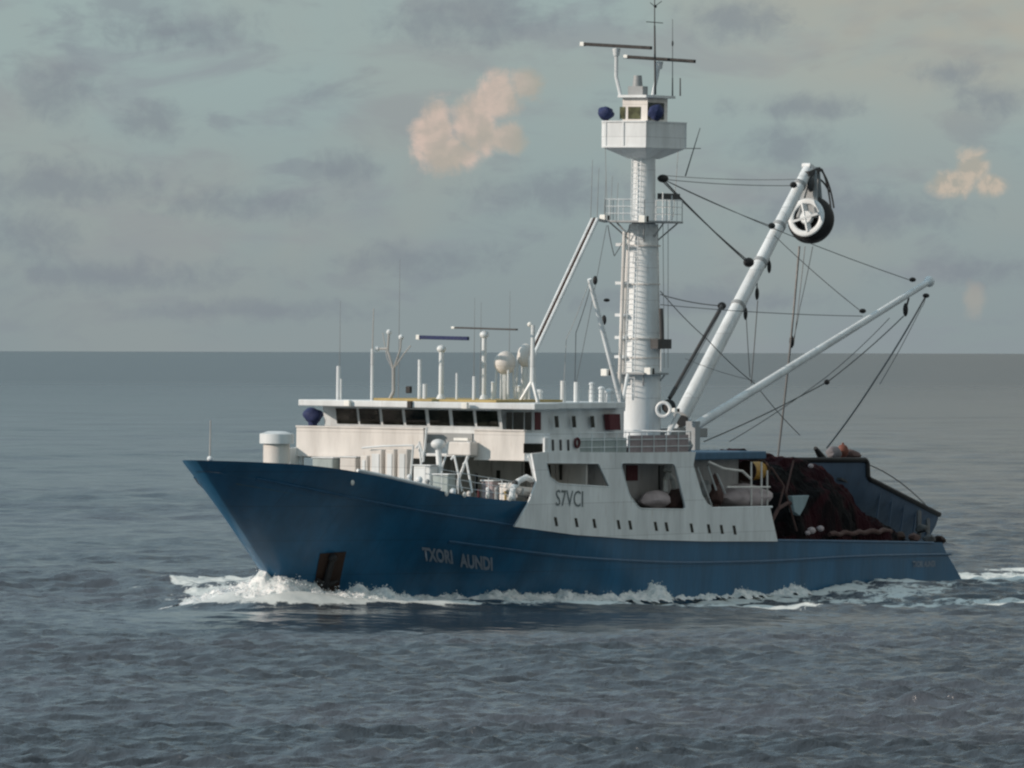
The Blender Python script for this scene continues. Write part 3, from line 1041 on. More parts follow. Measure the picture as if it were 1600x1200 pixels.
# mushroom ventilator on the foredeck
xq = 16.5
a, b = at(408, 676, x=xq), at(457, 676, x=xq)
cy, rr = (a.y + b.y) / 2, (b.y - a.y) / 2 * .93
z1_, z2_ = at(432, 693, x=xq).z, at(432, 678, x=xq).z
vt = MB().cyl((xq, cy, 4.0), (xq, cy, z1_), rr * .78, rr * .78, 20).build('ventilator', 'cream_paint', ship, smooth=True)
MB().cyl((xq, cy, z1_), (xq, cy, z2_), rr, rr, 20).cyl((xq, cy, z2_), (xq, cy, z2_ + .12), rr, rr * .5, 20).build('vent_cap', 'white_paint', vt, smooth=True)
# windlass seen over the bulwark line and jackstaff at the stem
p = on_hull(328, 720)
MB().cyl(at(328, 718, y=0), at(329, 657, y=0), .04, .025, 6).build('jackstaff', 'wire_pale', ship)
MB().ball(at(328, 717, y=0), .13, 8, 6).build('jackstaff_foot', 'white_paint', ship, smooth=True)
# capping rail, pale, along the forward bulwark amidships
xs_ = np.linspace(on_hull(560, 740).x, on_hull(690, 768).x, 14)
MB().tube([(x, hb(x, Tz(x)) - .09, Tz(x) + .09) for x in xs_], .08, 6).build('capping_rail', 'white_paint', ship)
# bollards, posts and small gear standing behind the bulwark
for (a, b, h_, r_, mt_) in ((708, 770, .5, .12, 'white_paint'), (640, 748, .6, .1, 'white_paint'), (655, 752, .5, .13, 'white_paint'), (668, 755, .7, .08, 'grey_paint'), (748, 770, .8, .06, 'maroon'), (762, 768, .9, .07, 'white_paint'), (776, 768, .8, .09, 'grey_paint'), (790, 772, .9, .06, 'ochre_deck'), (733, 774, .7, .09, 'cream_paint'), (799, 765, .9, .08, 'white_paint')):
    p = on_hull(a, b, -1.0)
    MB().cyl((p.x, p.y, p.z - 1.0), (p.x, p.y, p.z + h_ * .12), r_, r_, 8).ball((p.x, p.y, p.z + h_ * .12), r_ * 1.3, 8, 5).build('bollard', mt_, ship, smooth=True)
# rescue craft davit: curved white arm with a dark engine under it
yq = 6.0
MB().tube([at(799, 780, y=yq), at(801, 764, y=yq), at(810, 752, y=yq), at(822, 746, y=yq), at(832, 750, y=yq)], .14, 8).build('boat_davit', 'white_paint', ship, smooth=True)
MB().tube([at(832, 750, y=yq), at(833, 765, y=yq), at(829, 774, y=yq)], .1, 6).ball(at(829, 775, y=yq), .2, 8, 6).ball(at(805, 755, y=yq), .15, 8, 6).build('davit_winch', 'dark_grey', ship, smooth=True)
c = at(815, 770, y=5.6)
rb = thing('rescue_boat', 'small pale inflatable boat stowed behind the bulwark under the curved davit', 'boat', loc=c)
tb = MB().tube([Vector((1.1, 0, .3)), Vector((.8, .42, .1)), Vector((-1.0, .48, 0))], .2, 8).tube([Vector((1.1, 0, .3)), Vector((.8, -.42, .1)), Vector((-1.0, -.48, 0))], .2, 8)
tb.build('buoyancy_tube', 'cream_paint', rb, smooth=True)
MB().plan([(.9, -.3), (.9, .3), (-1, .42), (-1, -.42)], -.2, -.05).build('floor', 'grey_paint', rb)

# ------------------------------------------------------------------ main mast
MX = at(1003, 600, y=0).x
zc = lambda py: at(1003, py, y=0).z
mast = MB().cyl((MX, 0, ZM), (MX, 0, zc(560)), .96, .90, 28).cyl((MX, 0, zc(560)), (MX, 0, zc(350)), .90, .68, 28).cyl((MX, 0, zc(350)), (MX, 0, zc(243)), .56, .52, 28).build('main_mast', 'white_paint', ship, smooth=True)
# pipes and ladder on the forward side of the mast
sx = lambda py, off: at(1003 + off, py, y=-.55)
MB().tube([at(972, 640, y=-.6), at(975, 500, y=-.55), at(984, 360, y=-.5)], .10, 8).tube([at(982, 620, y=.2) + Vector((.9, 0, 0)), at(988, 360, y=.2) + Vector((.75, 0, 0))], .09, 8).build('mast_pipe', 'cream_paint', mast, smooth=True)
lad = MB()
for s_ in (-.25, .25):
    lad.cyl((MX + 1.2, s_, zc(620)), (MX + .95, s_, zc(352)), .03, .03, 5)
    lad.cyl((MX + .8, s_, zc(340)), (MX + .75, s_, zc(235)), .03, .03, 5)
n = 46
for i in range(n):
    py = 615 - i * 8.2
    if abs(py - 345) < 8:
        continue
    xx = MX + (1.2 - .25 * (620 - py) / 268 if py > 350 else .78)
    lad.cyl((xx, -.25, zc(py)), (xx, .25, zc(py)), .022, .022, 4)
lad.build('mast_ladder', 'white_paint', mast)
for py in (385, 445, 495, 530, 560):
    r_ = .93 if py > 500 else .80
    MB().cyl((MX, 0, zc(py)), (MX, 0, zc(py) + .07), r_ + .02, r_ + .02, 24).build('mast_band', 'cream_paint', mast)
    MB().box((MX + .8, -.9, zc(py)), (MX + 1.1, -.4, zc(py) + .14)).build('pipe_bracket', 'white_paint', mast)


def platform(py, poly, rail, boxes, th=.1, nm='mast_platform'):
    z = zc(py)
    pl = MB().plan([(MX + a, b) for a, b in poly], z - th, z).build(nm, 'grey_paint', ship, bevel=.02)
    pts = [(MX + a * .97, b * .97, z) for a, b in poly]
    if rail:
        railing(pts + [pts[0]], rail, 'platform_railing', step=.7, r=.018, parent=pl)
    br = MB()
    for a, b in poly:
        br.cyl((MX + a * .85, b * .85, z - th), (MX, 0, z - 1.5), .04, .04, 5)
    br.build('platform_bracket', 'grey_paint', pl)
    return pl


pl1 = platform(345, [(1.9, -1.1), (1.9, 1.1), (.4, 1.5), (-1.9, 1.1), (-1.9, -1.1), (.4, -1.5)], 1.0, [])
pl2 = platform(582, [(1.4, -1.0), (1.4, .9), (-.3, 1.3), (-.9, -.9)], 0, [])


def flood(px, py, y, size=.16, nm='floodlight'):
    p = at(px, py, y=y)
    f = MB().box(p - Vector((.05, size, size)), p + Vector((.16, size, size))).build(nm, 'lamp_white', ship, bevel=.03)
    MB().box(p - Vector((.3, size * .8, size * .8)), p - Vector((.055, -size * .8, -size * .8))).build('lamp_housing', 'black_rubber', f)
    return f


flood(944, 341, -1.35, .17)
flood(1005, 342, 1.25, .17)
flood(946, 582, -1.1, .17)
flood(1014, 580, 1.0, .17)
flood(1055, 641, 2.0, .1)

# crow's nest: deep tub on a cone, glazed cabin, roof, scanners
ZN0, ZN1 = zc(229), zc(192)
tub = [(1.9, 1.1), (1.9, -1.0), (1.25, -1.6), (-1.6, -1.6), (-1.95, -1.1), (-1.95, 1.1), (-1.5, 1.45), (1.45, 1.45)]
tub = [(1.9, 1.12), (1.9, -1.05), (1.25, -1.6), (-1.5, -1.6), (-1.95, -1.0), (-1.95, 1.15)]
T = lambda k: [(MX + a * k, b * k) for a, b in tub]
nest = MB().prism([(x, y, ZN0) for x, y in T(1)], [(x, y, ZN1) for x, y in T(1)])
nest.plan(T(1.03), ZN1, ZN1 + .07)
nest.plan(T(1.02), ZN0 - .08, ZN0)
nest = nest.build('crows_nest', 'white_paint', ship)
MB().prism([(MX + a * .33, b * .4, zc(248)) for a, b in tub], [(MX + a * .98, b * .98, ZN0 - .085) for a, b in tub]).build('nest_cone', 'white_paint', nest)
st = MB()
for a, b in tub:
    st.box((MX + a * 1.0 - .03, b - .03, ZN0), (MX + a * 1.0 + .03, b + .03, ZN1))
st.box((MX + 1.9, -.15, ZN0), (MX + 1.94, -.05, ZN1))
st.build('nest_stiffener', 'white_paint', nest)
ZC0, ZC1 = ZN1 + .07, zc(153)
ca, cb = .98, .68
cab = MB().box((MX - ca, -cb, ZC0), (MX + ca, cb, ZC1)).build('lookout_cabin', 'cream_paint', ship)
rf = MB().plan([(MX + 1.25, .75), (MX + 1.25, -.8), (MX + .8, -1.05), (MX - 1.15, -1.05), (MX - 1.35, .9), (MX + .9, .95)], ZC1, ZC1 + .12).build('cabin_roof', 'white_paint', cab)
for (a, c_) in ((969, 977), (982, 1001)):
    p, q = at(a, 167, x=MX + ca), at(c_, 186, x=MX + ca)
    MB().box((MX + ca + .003, p.y, q.z), (MX + ca + .03, q.y, p.z)).build('cabin_window', 'window_olive', cab)
q0, q1 = at(1012, 160, y=cb), at(1037, 187, y=cb)
MB().box((q0.x, cb + .003, q1.z), (q1.x, cb + .03, q0.z)).build('cabin_window', 'window_glass', cab)
c = at(1025, 176, y=1.1)
single(lump(c, (.45, .34, .38), 6.1, .16, 3), 'canvas_cover', 'navy_cover', 'dark navy canvas cover beside the cabin on the port side of the crow\'s nest', 'cover', c, smooth=True)
c = at(947, 177, x=MX + 1.2)
single(lump(c, (.4, .4, .33), 8.2, .14, 3).cyl(c - Vector((0, 0, .5)), c, .1, .2, 8), 'canvas_cover', 'navy_cover', 'round navy canvas cover at the forward left edge of the crow\'s nest', 'cover', c, smooth=True)
# things on the cabin roof
zq = ZC1 + .12
p = at(987, 118, y=-.1)
MB().box((MX + .2, -.55, zq), (MX + .7, .25, zc(135))).cyl((MX + .4, -.2, zc(135)), (MX + .4, -.2, zc(118)), .25, .2, 10).build('sensor_box', 'grey_paint', cab, smooth=True)


def top_radar(ppx, bar0, bar1, y_, base):
    b0, b1 = at(*bar0, x=MX + y_), at(*bar1, x=MX + y_)
    mid = (b0 + b1) / 2
    mb = MB().tube([at(base[0], base[1], x=MX + y_), at(base[2], base[3], x=MX + y_), (mid.x, at(ppx, 100, x=MX + y_).y, mid.z - .1)], .09, 8)
    q = Vector((mid.x, at(ppx, 100, x=MX + y_).y, mid.z - .12))
    mb.cyl(q - Vector((0, 0, .35)), q, .14, .2, 10)
    pr = mb.build('nest_radar', 'white_paint', ship, smooth=True)
    MB().bar(b0, b1, .2, .16).build('scanner', 'black_rubber', pr, bevel=.02)
    MB().bar(b0 - (b1 - b0).normalized() * .22, b0, .24, .2).build('scanner_end', 'lamp_white', pr, bevel=.02)


top_radar(963, (914, 69), (1018, 75), .9, (970, 150, 963, 120))
top_radar(1030, (982, 89), (1086, 96), -.6, (1020, 150, 1027, 118))
MB().cyl(at(1024, 148, y=.5), at(1023, 40, y=.5), .06, .045, 6).cyl(at(1023, 42, y=.5), at(1023, -25, y=.5), .03, .02, 5).build('topmast', 'dark_grey', ship)
MB().tube([at(1010, 34, y=.5), at(1036, 36, y=.5)], .02, 4).tube([at(1023, 10, y=.5), at(1016, 4, y=.5)], .02, 4).tube([at(1023, 10, y=.5), at(1034, 2, y=.5)], .02, 4).ball(at(1024, 10, y=.5), .08, 6, 5).build('topmast_aerial', 'dark_grey', ship)
for a in (1051, 1063):
    MB().cyl(at(a, 150, y=.9), at(a, 122, y=.9), .04, .03, 5).build('whip_antenna', 'wire', ship)
MB().cyl(at(1051, 128, y=.9), at(1051, 30, y=.9), .022, .012, 5).ball(at(1051, 68, y=.9), .05, 6, 5, (1, 1, 3)).build('whip_antenna', 'wire', ship)
MB().cyl(at(1071, 275, y=1.0), at(1094, 200, y=1.0), .035, .02, 5).cyl(at(1062, 232, y=1), at(1095, 232, y=1.0), .02, .02, 5).build('whip_antenna', 'wire', ship)
for (a, t) in ((936, 262), (947, 275), (957, 275), (966, 285), (926, 250)):
    MB().cyl(at(a - 3, 343, y=-1.3), at(a, t, y=-1.3), .02, .012, 4).build('whip_antenna', 'wire_pale', ship)
for (a, t) in ((1036, 300), (1050, 305)):
    MB().cyl(at(a, 344, y=1.1), at(a, t, y=1.1), .04, .03, 5).build('platform_pole', 'white_paint', ship)

# ------------------------------------------------------------------ booms
def boom(p0, p1, r0, r1, nm, mat='white_paint', n=14):
    return MB().cyl(p0, p1, r0, r1, n).build(nm, mat, ship, smooth=True)


# main boom, aft over the net
B0, B1 = at(1064, 652, y=0), at(1263, 264, y=0)
mb = boom(B0, B1, .39, .28, 'main_boom')
MB().bar(B0 + Vector((0, 0, -.2)), at(1043, 684, y=0), .55, .35).build('boom_heel', 'white_paint', mb, bevel=.03)
MB().cyl(at(1066, 658, y=.6), at(1066, 658, y=-.6), .28, .28, 12).build('heel_pin', 'dark_grey', mb)
MB().bar(B1, at(1264, 262, y=0) + Vector((0, 0, .15)), .5, .6).build('boom_head', 'white_paint', mb, bevel=.05)
for (a, b, k) in ((1240, 289, 1), (1206, 353, 1), (1170, 410, 1.5), (1128, 478, 1.2)):
    p = at(a, b, y=.1)
    t = (p.z - B0.z) / (B1.z - B0.z)
    c = B0.lerp(B1, t)
    d = (B1 - B0).normalized()
    rr = .39 - .11 * t
    MB().cyl(c - d * .1, c + d * .1, rr + .035, rr + .035, 16).build('boom_clamp', 'grey_paint', mb, smooth=True)
    MB().ball(p, .2 * k, 8, 6, (1.2, .8, .8)).build('boom_block', 'black_rubber', mb, smooth=True)
boom(at(1046, 622, y=.7), at(1128, 478, y=.4), .09, .09, 'topping_ram', 'dark_grey', 8)
# winch at the heel
MB().cyl(at(1045, 635, y=1.0), at(1045, 635, y=.2), .34, .34, 14).cyl(at(1044, 637, y=1.6), at(1044, 637, y=1.05), .22, .22, 12).build('heel_winch', 'dark_grey', ship, smooth=True)
MB().torus(at(1037, 640, y=1.4), (1, .2, 0), .33, .09, 20, 8).build('winch_flange', 'white_paint', ship, smooth=True)
MB().box(at(1040, 684, y=.6), at(1072, 668, y=-.6)).build('boom_pedestal', 'grey_paint', ship, bevel=.04)
MB().tube([at(1042, 682, y=1.5), at(1060, 648, y=1.5)], .12, 8).tube([at(1082, 682, y=1.2), at(1078, 655, y=1.2)], .08, 8).build('pedestal_strut', 'white_paint', ship)
# hanging blocks under the main boom
for (a, b0_, b1_) in ((1183, 440, 470), (1202, 402, 424), (1165, 478, 494)):
    p = at(a, (b0_ + b1_) / 2 + 4, y=.2)
    MB().ball(p, .16, 8, 6, (.8, .6, 2.0)).cyl(p, at(a, b0_ - 14, y=.2), .03, .03, 5).build('purse_block', 'black_rubber', ship, smooth=True)
# auxiliary boom swung out to port and aft
A0, A1 = at(1083, 668, y=2.6), at(1452, 440, y=5.2)
ab = boom(A0, A1, .23, .15, 'auxiliary_boom')
MB().bar(A0 - Vector((0, 0, 1.4)), A0 + Vector((0, 0, .3)), .5, .5).build('boom_pedestal', 'grey_paint', ab)
MB().ball(A1, .28, 8, 6).build('boom_head', 'white_paint', ab, smooth=True)
for (a, b, y_) in ((1426, 437, 5.1), (1348, 486, 4.6), (1447, 462, 5.2)):
    p = at(a, b, y=y_)
    MB().ball(p, .17, 8, 6, (1.6, .8, .7)).build('boom_block', 'black_rubber', ab, smooth=True)
p = at(1415, 484, y=5.0)
MB().ball(p, .17, 8, 6, (.8, .8, 2.0)).cyl(p, at(1420, 466, y=5.0), .05, .05, 5).build('purse_block', 'black_rubber', ab, smooth=True)
# forward twin-legged boom, from the wheelhouse roof to the mast platform
F0, F1 = at(830, 556, y=-.2), at(930, 342, y=-.2)
tw = MB()
for o in (-.24, .24):
    off = Vector((o * .7, o * .95, 0))
    tw.cyl(F0 + off, F1 + off, .09, .09, 8)
tw = tw.build('forward_boom', 'white_paint', ship, smooth=True)
MB().cyl(F0, F1, .1, .1, 8).build('boom_cylinder', 'rust', tw, smooth=True)
MB().cyl(F0 + Vector((0, 0, 0)), (F0.x + .5, F0.y, zR), .14, .18, 8).build('boom_foot', 'white_paint', tw)
xb = MB()
d = F1 - F0
for i in range(9):
    c = F0 + d * (i / 8)
    xb.bar(c + Vector((-.2, -.27, 0)), c + Vector((.2, .27, 0)), .07, .07)
xb.build('boom_rung', 'grey_paint', tw)
MB().bar(F1, at(946, 346, y=-1.1), .12, .12).build('boom_stay', 'grey_paint', tw)
# light derrick leaning forward beside the mast
boom(at(971, 628, y=1.4), at(921, 436, y=1.2), .15, .10, 'derrick', 'white_paint', 10)
MB().ball(at(930, 438, y=1.2), .12, 8, 6, (1, 1, 1.8)).ball(at(948, 469, y=.6), .12, 8, 6, (2, 1, .7)).ball(at(944, 500, y=.6), .12, 8, 6, (1, 1, 2)).build('derrick_block', 'black_rubber', ship, smooth=True)
boom(at(973, 628, y=1.4), at(981, 585, y=1.2), .08, .08, 'derrick_strut', 'white_paint', 8)
MB().cyl(at(1035, 545, y=1.2), at(1033, 482, y=1.2), .1, .1, 8).box(at(1028, 545, y=1.3), at(1038, 530, y=.9)).build('mast_fitting', 'dark_grey', ship)
MB().cyl(at(1033, 580, y=1.4), at(1033, 545, y=1.4), .04, .03, 6).build('antenna_post', 'white_paint', ship)
MB().ball(at(1036, 279, y=.6), .28, 10, 7, (1.3, .9, .7)).build('masthead_block', 'black_rubber', ship, smooth=True)
MB().box(at(1036, 302, y=.9), at(1054, 312, y=.6)).build('masthead_bracket', 'dark_grey', ship)

# ------------------------------------------------------------------ rigging wires
mh = (1036, 280, .6)


def wire(pts, r=.018, mat='wire', sag=.10, nm='rigging_wire'):
    P_ = [at(a, b, y=c) for a, b, c in pts]
    out = []
    for a, b in zip(P_, P_[1:]):
        for i in range(9):
            t = i / 8
            q = a.lerp(b, t)
            q.z -= sag * 4 * t * (1 - t)
            out.append(q)
    MB().tube(out, r, 5).build(nm, mat, ship)


wire([mh, (1247, 290, 0)])
wire([(1036, 274, .6), (1250, 280, 0)], mat='wire_pale')
wire([mh, (1205, 353, 0)])
wire([mh, (1170, 412, 0)], .035)
wire([(1036, 284, .6), (1166, 405, .3)], .03)
wire([mh, (1420, 437, 5.1)], .02, sag=.2)
wire([(1210, 368, .5), (1345, 486, 4.6)], .02)
wire([(1032, 460, .8), (1130, 478, 0)], .025)
wire([(1032, 476, .8), (1348, 494, 4.6)], .018)
wire([(1032, 455, .8), (1105, 530, .5), (1180, 600, 1)], .022)
wire([(1184, 470, .2), (1174, 600, .2)], .025)
wire([(1166, 494, .2), (1172, 590, .2)], .02)
wire([(1249, 385, 0), (1236, 530, .3), (1215, 718, 1.0)], .055, nm='net_hoist_wire')
wire([(1258, 385, 0), (1240, 540, .3)], .02)
wire([(1270, 385, 0), (1250, 480, .2), (1240, 530, .3)], .02)
MB().ball(at(1237, 534, y=.3), .16, 8, 6, (.8, .8, 2.0)).build('purse_block', 'black_rubber', ship, smooth=True)
wire([(1446, 464, 5.2), (1370, 590, 5.2), (1292, 700, 4.5)], .045)
wire([(1447, 462, 5.2), (1440, 480, 5.2), (1375, 600, 5.2)], .02)
wire([(1412, 494, 5.0), (1294, 596, 4.6), (1100, 690, 3)], .03)
wire([(1390, 497, 4.9), (1290, 590, 4.6), (1140, 690, 3)], .02)
MB().ball(at(1292, 597, y=4.6), .15, 8, 6, (1.3, .8, .9)).build('purse_block', 'black_rubber', ship, smooth=True)
wire([(1352, 724, 1), (1462, 806, 1)], .03, sag=-.35)
wire([(925, 440, 1.2), (900, 520, .8), (898, 620, .4)], .018)
wire([(921, 440, 1.2), (885, 530, .8), (880, 620, .4)], .014, mat='wire_pale')
wire([(948, 352, -1), (900, 600, -1)], .014)
wire([(950, 352, -1), (960, 400, -.8), (985, 352, .8)], .02)
for (a, b) in ((1028, 1030), (1036, 1038), (1044, 1044)):
    wire([(a, 350, .9), (b, 575, .9)], .016, mat='wire_pale')
wire([(1180, 600, 1), (1250, 680, 1)], .02)
wire([(1070, 560, .5), (1180, 595, .5)], .012)
wire([(1127, 486, .3), (1046, 628, .8)], .02)
for a in (946, 1060):
    wire([(a, 232, 0 if a > 1000 else -1.2), (a + (3 if a < 1000 else -8), 340, 0 if a > 1000 else -1.2)], .014, mat='wire_pale')

# ------------------------------------------------------------------ power block at the boom tip
pc = at(1266, 343, y=.1)
pbk = thing('power_block', 'white hydraulic power block with black rubber sheave hanging from the main boom tip', 'power block', loc=pc)
ax = (RV * .42 - DV * .9).normalized()               # sheave axis
ax = Vector((.97, .08, .2)).normalized()
MB().torus(-ax * .12, ax, .86, .33, 36, 12, sqz=1.4).cyl(-ax * .3, ax * .12, .7, .7, 28).build('rubber_sheave', 'black_rubber', pbk, smooth=True)
q = ax.to_track_quat('Z', 'Y')
for s_ in (1, -1):
    o = ax * (.36 * s_)
    o = o + ax * (.12 if s_ > 0 else -.25)
    mbp = MB().torus(o, ax, .82, .15, 32, 8, sqz=.5)
    for k in range(2):
        t = k * math.pi / 2 + .3
        v = q @ Vector((math.cos(t), math.sin(t), 0))
        mbp.bar(o - v * .74, o + v * .74, .26, .12)
    mbp.cyl(o - ax * .08, o + ax * .1, .36, .30, 16)
    mbp.build('cheek_plate', 'white_paint', pbk, smooth=True)
hg = MB()
tp = at(1272, 268, y=.1) - pc
for s_ in (1, -1):
    o = ax * (.42 * s_)
    v = Vector((0, 0, 1)).cross(ax).normalized()
    hg.bar(o + v * .45, tp + o * .5, .12, .14)
    hg.bar(o - v * .45, tp + o * .5, .12, .14)
for s_ in (1, -1):
    o = ax * (.36 * s_)
    v = Vector((0, 0, 1)).cross(ax).normalized()
    hg.prism([o + v * .6, o - v * .6, tp + o * .6 - v * .25, tp + o * .6 + v * .25], [k_ + ax * .05 for k_ in (o + v * .6, o - v * .6, tp + o * .6 - v * .25, tp + o * .6 + v * .25)])
hg.build('hanger', 'grey_paint', pbk, bevel=.02)
hz = MB()
for (a, b) in (((1262, 275), (1296, 300)), ((1280, 262), (1303, 325)), ((1284, 264), (1300, 350))):
    p0_, p1_ = at(*a, y=.1) - pc, at(*b, y=.1) - pc
    mid = (p0_ + p1_) / 2 + Vector((-.35, 0, .45))
    pts = [p0_ * (1 - t) ** 2 + mid * 2 * t * (1 - t) + p1_ * t * t for t in [i / 8 for i in range(9)]]
    hz.tube(pts, .05, 6)
hz.build('hydraulic_hose', 'dark_grey', pbk, smooth=True)
MB().bar(at(1258, 272, y=.1) - pc, tp + Vector((-.3, 0, .1)), .4, .25).ball(at(1267, 288, y=.3) - pc, .22, 8, 6, (1, .8, 1.8)).build('hook', 'dark_grey', pbk)

# ------------------------------------------------------------------ working deck aft of the house
# blue awning on white stanchions with a net winch and tarpaulins below
aw0, aw1 = at(1084, 712, y=6.1), at(1198, 712, y=6.1)
za = at(1140, 718, y=6.1).z
am_ = MB().plan([(aw0.x, 6.1), (aw1.x, 6.1), (aw1.x, -1.5), (aw0.x, -1.5)], za, za + .36)
am_.build('awning', 'awning_blue', ship, bevel=.06)
sm = MB()
for a in (1167, 1176, 1189.5, 1199):
    p = at(a, 760, y=6.0)
for (a, b, c_) in ((1174, 722, 790), (1190, 722, 790), (1199, 735, 790)):
    p, q = at(a, b, y=6.15), at(a, c_, y=6.15)
    sm.cyl(p, q, .05, .05, 6)
sm.tube([at(1108, 722, y=6.15), at(1130, 732, y=6.15), at(1160, 736, y=6.15), at(1173, 748, y=6.15)], .06, 6)
sm.cyl(at(1136, 761, y=6.2), at(1203, 761, y=6.2), .05, .05, 6)
sm.build('awning_frame', 'cream_paint', ship)
MB().cyl(at(1168, 736, y=5), at(1187, 735, y=5), .44, .42, 20).build('winch_drum', 'yellow_paint', ship, smooth=True)
MB().cyl(at(1166, 736, y=5), at(1167.5, 736, y=5), .52, .52, 20).build('winch_flange', 'rust', ship, smooth=True)
MB().cyl(at(1187.5, 735, y=5), at(1189, 735, y=5), .52, .52, 20).build('winch_flange', 'rust', ship, smooth=True)
c = at(1162, 777, y=5.3)


MB_t = lump(c, (2.0, .9, .62), 3.3, .12)
single(MB_t, 'tarpaulin', 'tarp', 'crumpled pinkish white tarpaulin heaped on deck below the blue awning', 'tarpaulin', c, smooth=True)
c = at(1022, 781, y=5.7)
single(lump(c, (1.2, .5, .42), 7.1, .14), 'sack', 'tarp', 'pale sack lying in the large side opening of the white deckhouse', 'sack', c, smooth=True)
c = at(1058, 782, y=5.7)
single(lump(c, (.8, .45, .5), 9.4, .15), 'net_bundle', 'brown_gear', 'brown bundle of netting at the after end of the large side opening', 'net', c, smooth=True)
# white gooseneck fan in the large opening
yq = 5.6
MB().cyl(at(1045, 736, y=yq) + Vector((.1, 0, 0)), at(1045, 729, y=yq), .22, .18, 12).ball(at(1045, 730, y=yq), .22, 12, 8, (1, 1, .8)).tube([at(1040, 768, y=yq), at(1040, 750, y=yq), at(1044, 741, y=yq), at(1051, 748, y=yq), at(1055, 768, y=yq)], .13, 8).build('gooseneck_vent', 'lamp_white', ship, smooth=True)
# machinery seen in the after opening
for i, (a, b, r_, mt_, yy) in enumerate(((1096, 742, .5, 'brown_gear', 4.5), (1108, 730, .35, 'dark_grey', 4.2), (1112, 755, .45, 'brown_gear', 4.8), (1124, 745, .4, 'maroon', 4.0), (1100, 765, .4, 'grey_paint', 5.0), (1118, 772, .45, 'brown_gear', 5.2), (1132, 752, .3, 'dark_grey', 4.2), (1150, 742, .35, 'rust', 3.6), (1193, 748, .4, 'dark_grey', 3.6))):
    p = at(a, b, y=yy)
    mb_ = lump(p, (r_, r_ * .8, r_ * 1.1), i * 3.7, .3, 2)
    mb_.cyl(p - Vector((0, 0, 2)), p, r_ * .3, r_ * .3, 6)
    mb_.build('deck_machinery', mt_, ship)
for (p_, q_) in (((1090, 730), (1112, 790)), ((1106, 728), (1126, 785)), ((1120, 740), (1135, 775))):
    MB().cyl(at(*p_, y=5.4), at(*q_, y=5.4), .05, .05, 6).build('deck_pipe', 'white_paint', ship)
# gear piled on the upper deck behind its railing
for i, (a, b, sx_, sz_, mt_) in enumerate(((990, 703, .7, .25, 'brown_gear'), (1005, 698, .5, .22, 'dark_grey'), (1018, 702, .6, .28, 'brown_gear'), (1036, 697, .6, .36, 'grey_paint'), (1052, 696, .5, .34, 'brown_gear'), (1066, 696, .5, .38, 'grey_paint'))):
    p = at(a, b, y=5.2)
    single(lump(p, (sx_, .5, sz_), i * 5.1 + 2, .2, 2), 'gear_bundle', mt_, ['flat brown gear bundle on the upper deck, nearest the mast foot', 'black coil just aft of the flattest brown bundle on the upper deck', 'long brown gear bundle between the black coil and grey sack', 'grey sack on the upper deck forward of a brown bundle', 'brown bundle between two grey sacks on the upper deck', 'grey sack at the very after end of the upper deck railing'][i], 'bundle', p, 'gear stowed along the upper deck railing')
# lifebuoy on the railing
p = at(902, 692, y=6.55)
single(MB().torus(p, (0, 1, 0), .2, .06, 20, 8), 'lifebuoy', 'maroon', 'dark red lifebuoy hung on the upper deck railing near the black window', 'lifebuoy', p, smooth=True)

# ------------------------------------------------------------------ net pile and skiff
def at2(px, py, y):
    p = at(px, py, y=y)
    return p.x, p.z


# silhouette of the heap as seen from port: x against height
prof = sorted([at2(a, b, c) for a, b, c in ((1196, 735, 4.4), (1210, 722, 4.2), (1232, 715, 4), (1262, 712, 4), (1296, 714, 4), (1316, 724, 4.4), (1342, 746, 5.0), (1366, 770, 5.8), (1400, 795, 6.3), (1432, 820, 6.6), (1450, 834, 6.7))])
pxs = [p[0] for p in prof]; pzs = [p[1] for p in prof]
x0n, x1n = pxs[0] - .3, pxs[-1] + .3
nx, ny = 130, 110
vs, fs = [], []
for i in range(nx + 1):
    x = x0n + (x1n - x0n) * i / nx
    top = float(np.interp(x, pxs, pzs)) - 2.4
    endf = smooth01((x1n - x) / 1.0 + .02) * smooth01((x - x0n) / .6 + .05)
    for j in range(ny + 1):
        v = -1 + 2 * j / ny
        half = 5.75 - .3 * math.sin(x * 1.3) + .25 * mn.noise(Vector((x * .6, 3, 0)))
        y = v * half
        w_ = max(0, 1 - abs(v) ** 3.2) ** .55
        z = 2.4 + top * w_ * endf
        pp = Vector((x * .8, y * .8, z * .8))
        dn = .30 * mn.noise(pp) + .17 * mn.noise(pp * 2.6) + .08 * mn.noise(pp * 6.5)
        vs.append((x + dn * .5, y + dn * (1 if v > 0 else -1) * .8, max(2.3, z + dn * (.9 if w_ > .1 else .2))))
for i in range(nx):
    for j in range(ny):
        a = i * (ny + 1) + j
        fs.append((a, a + ny + 1, a + ny + 2, a + 1))
nb = (x0n + x1n) / 2
single(MB().add(vs, fs), 'fishing_net', 'net_twine', 'huge dark maroon heap of purse seine net piled on the after deck', 'fishing net', (nb, 0, 2.5), smooth=True)
# hanging fold of net over the forward end, and the ropes in the heap
for i, (pts, r_) in enumerate(((((1212, 842), (1206, 815), (1216, 795), (1232, 785), (1246, 790)), .09), (((1205, 730), (1225, 760), (1215, 800)), .05), (((1240, 720), (1228, 770), (1245, 830)), .05))):
    P_ = [at(a, b, y=6.1) for a, b in pts]
    single(MB().tube(P_, r_, 8), 'rope', 'brown_gear', ['thick brown rope looping over the foot of the net heap beside the pale cloth', 'thin brown rope hanging down the forward end of the net heap', 'thin brown rope hanging down the middle of the net heap'][i], 'rope', P_[0], 'ropes hanging over the net heap', smooth=True)
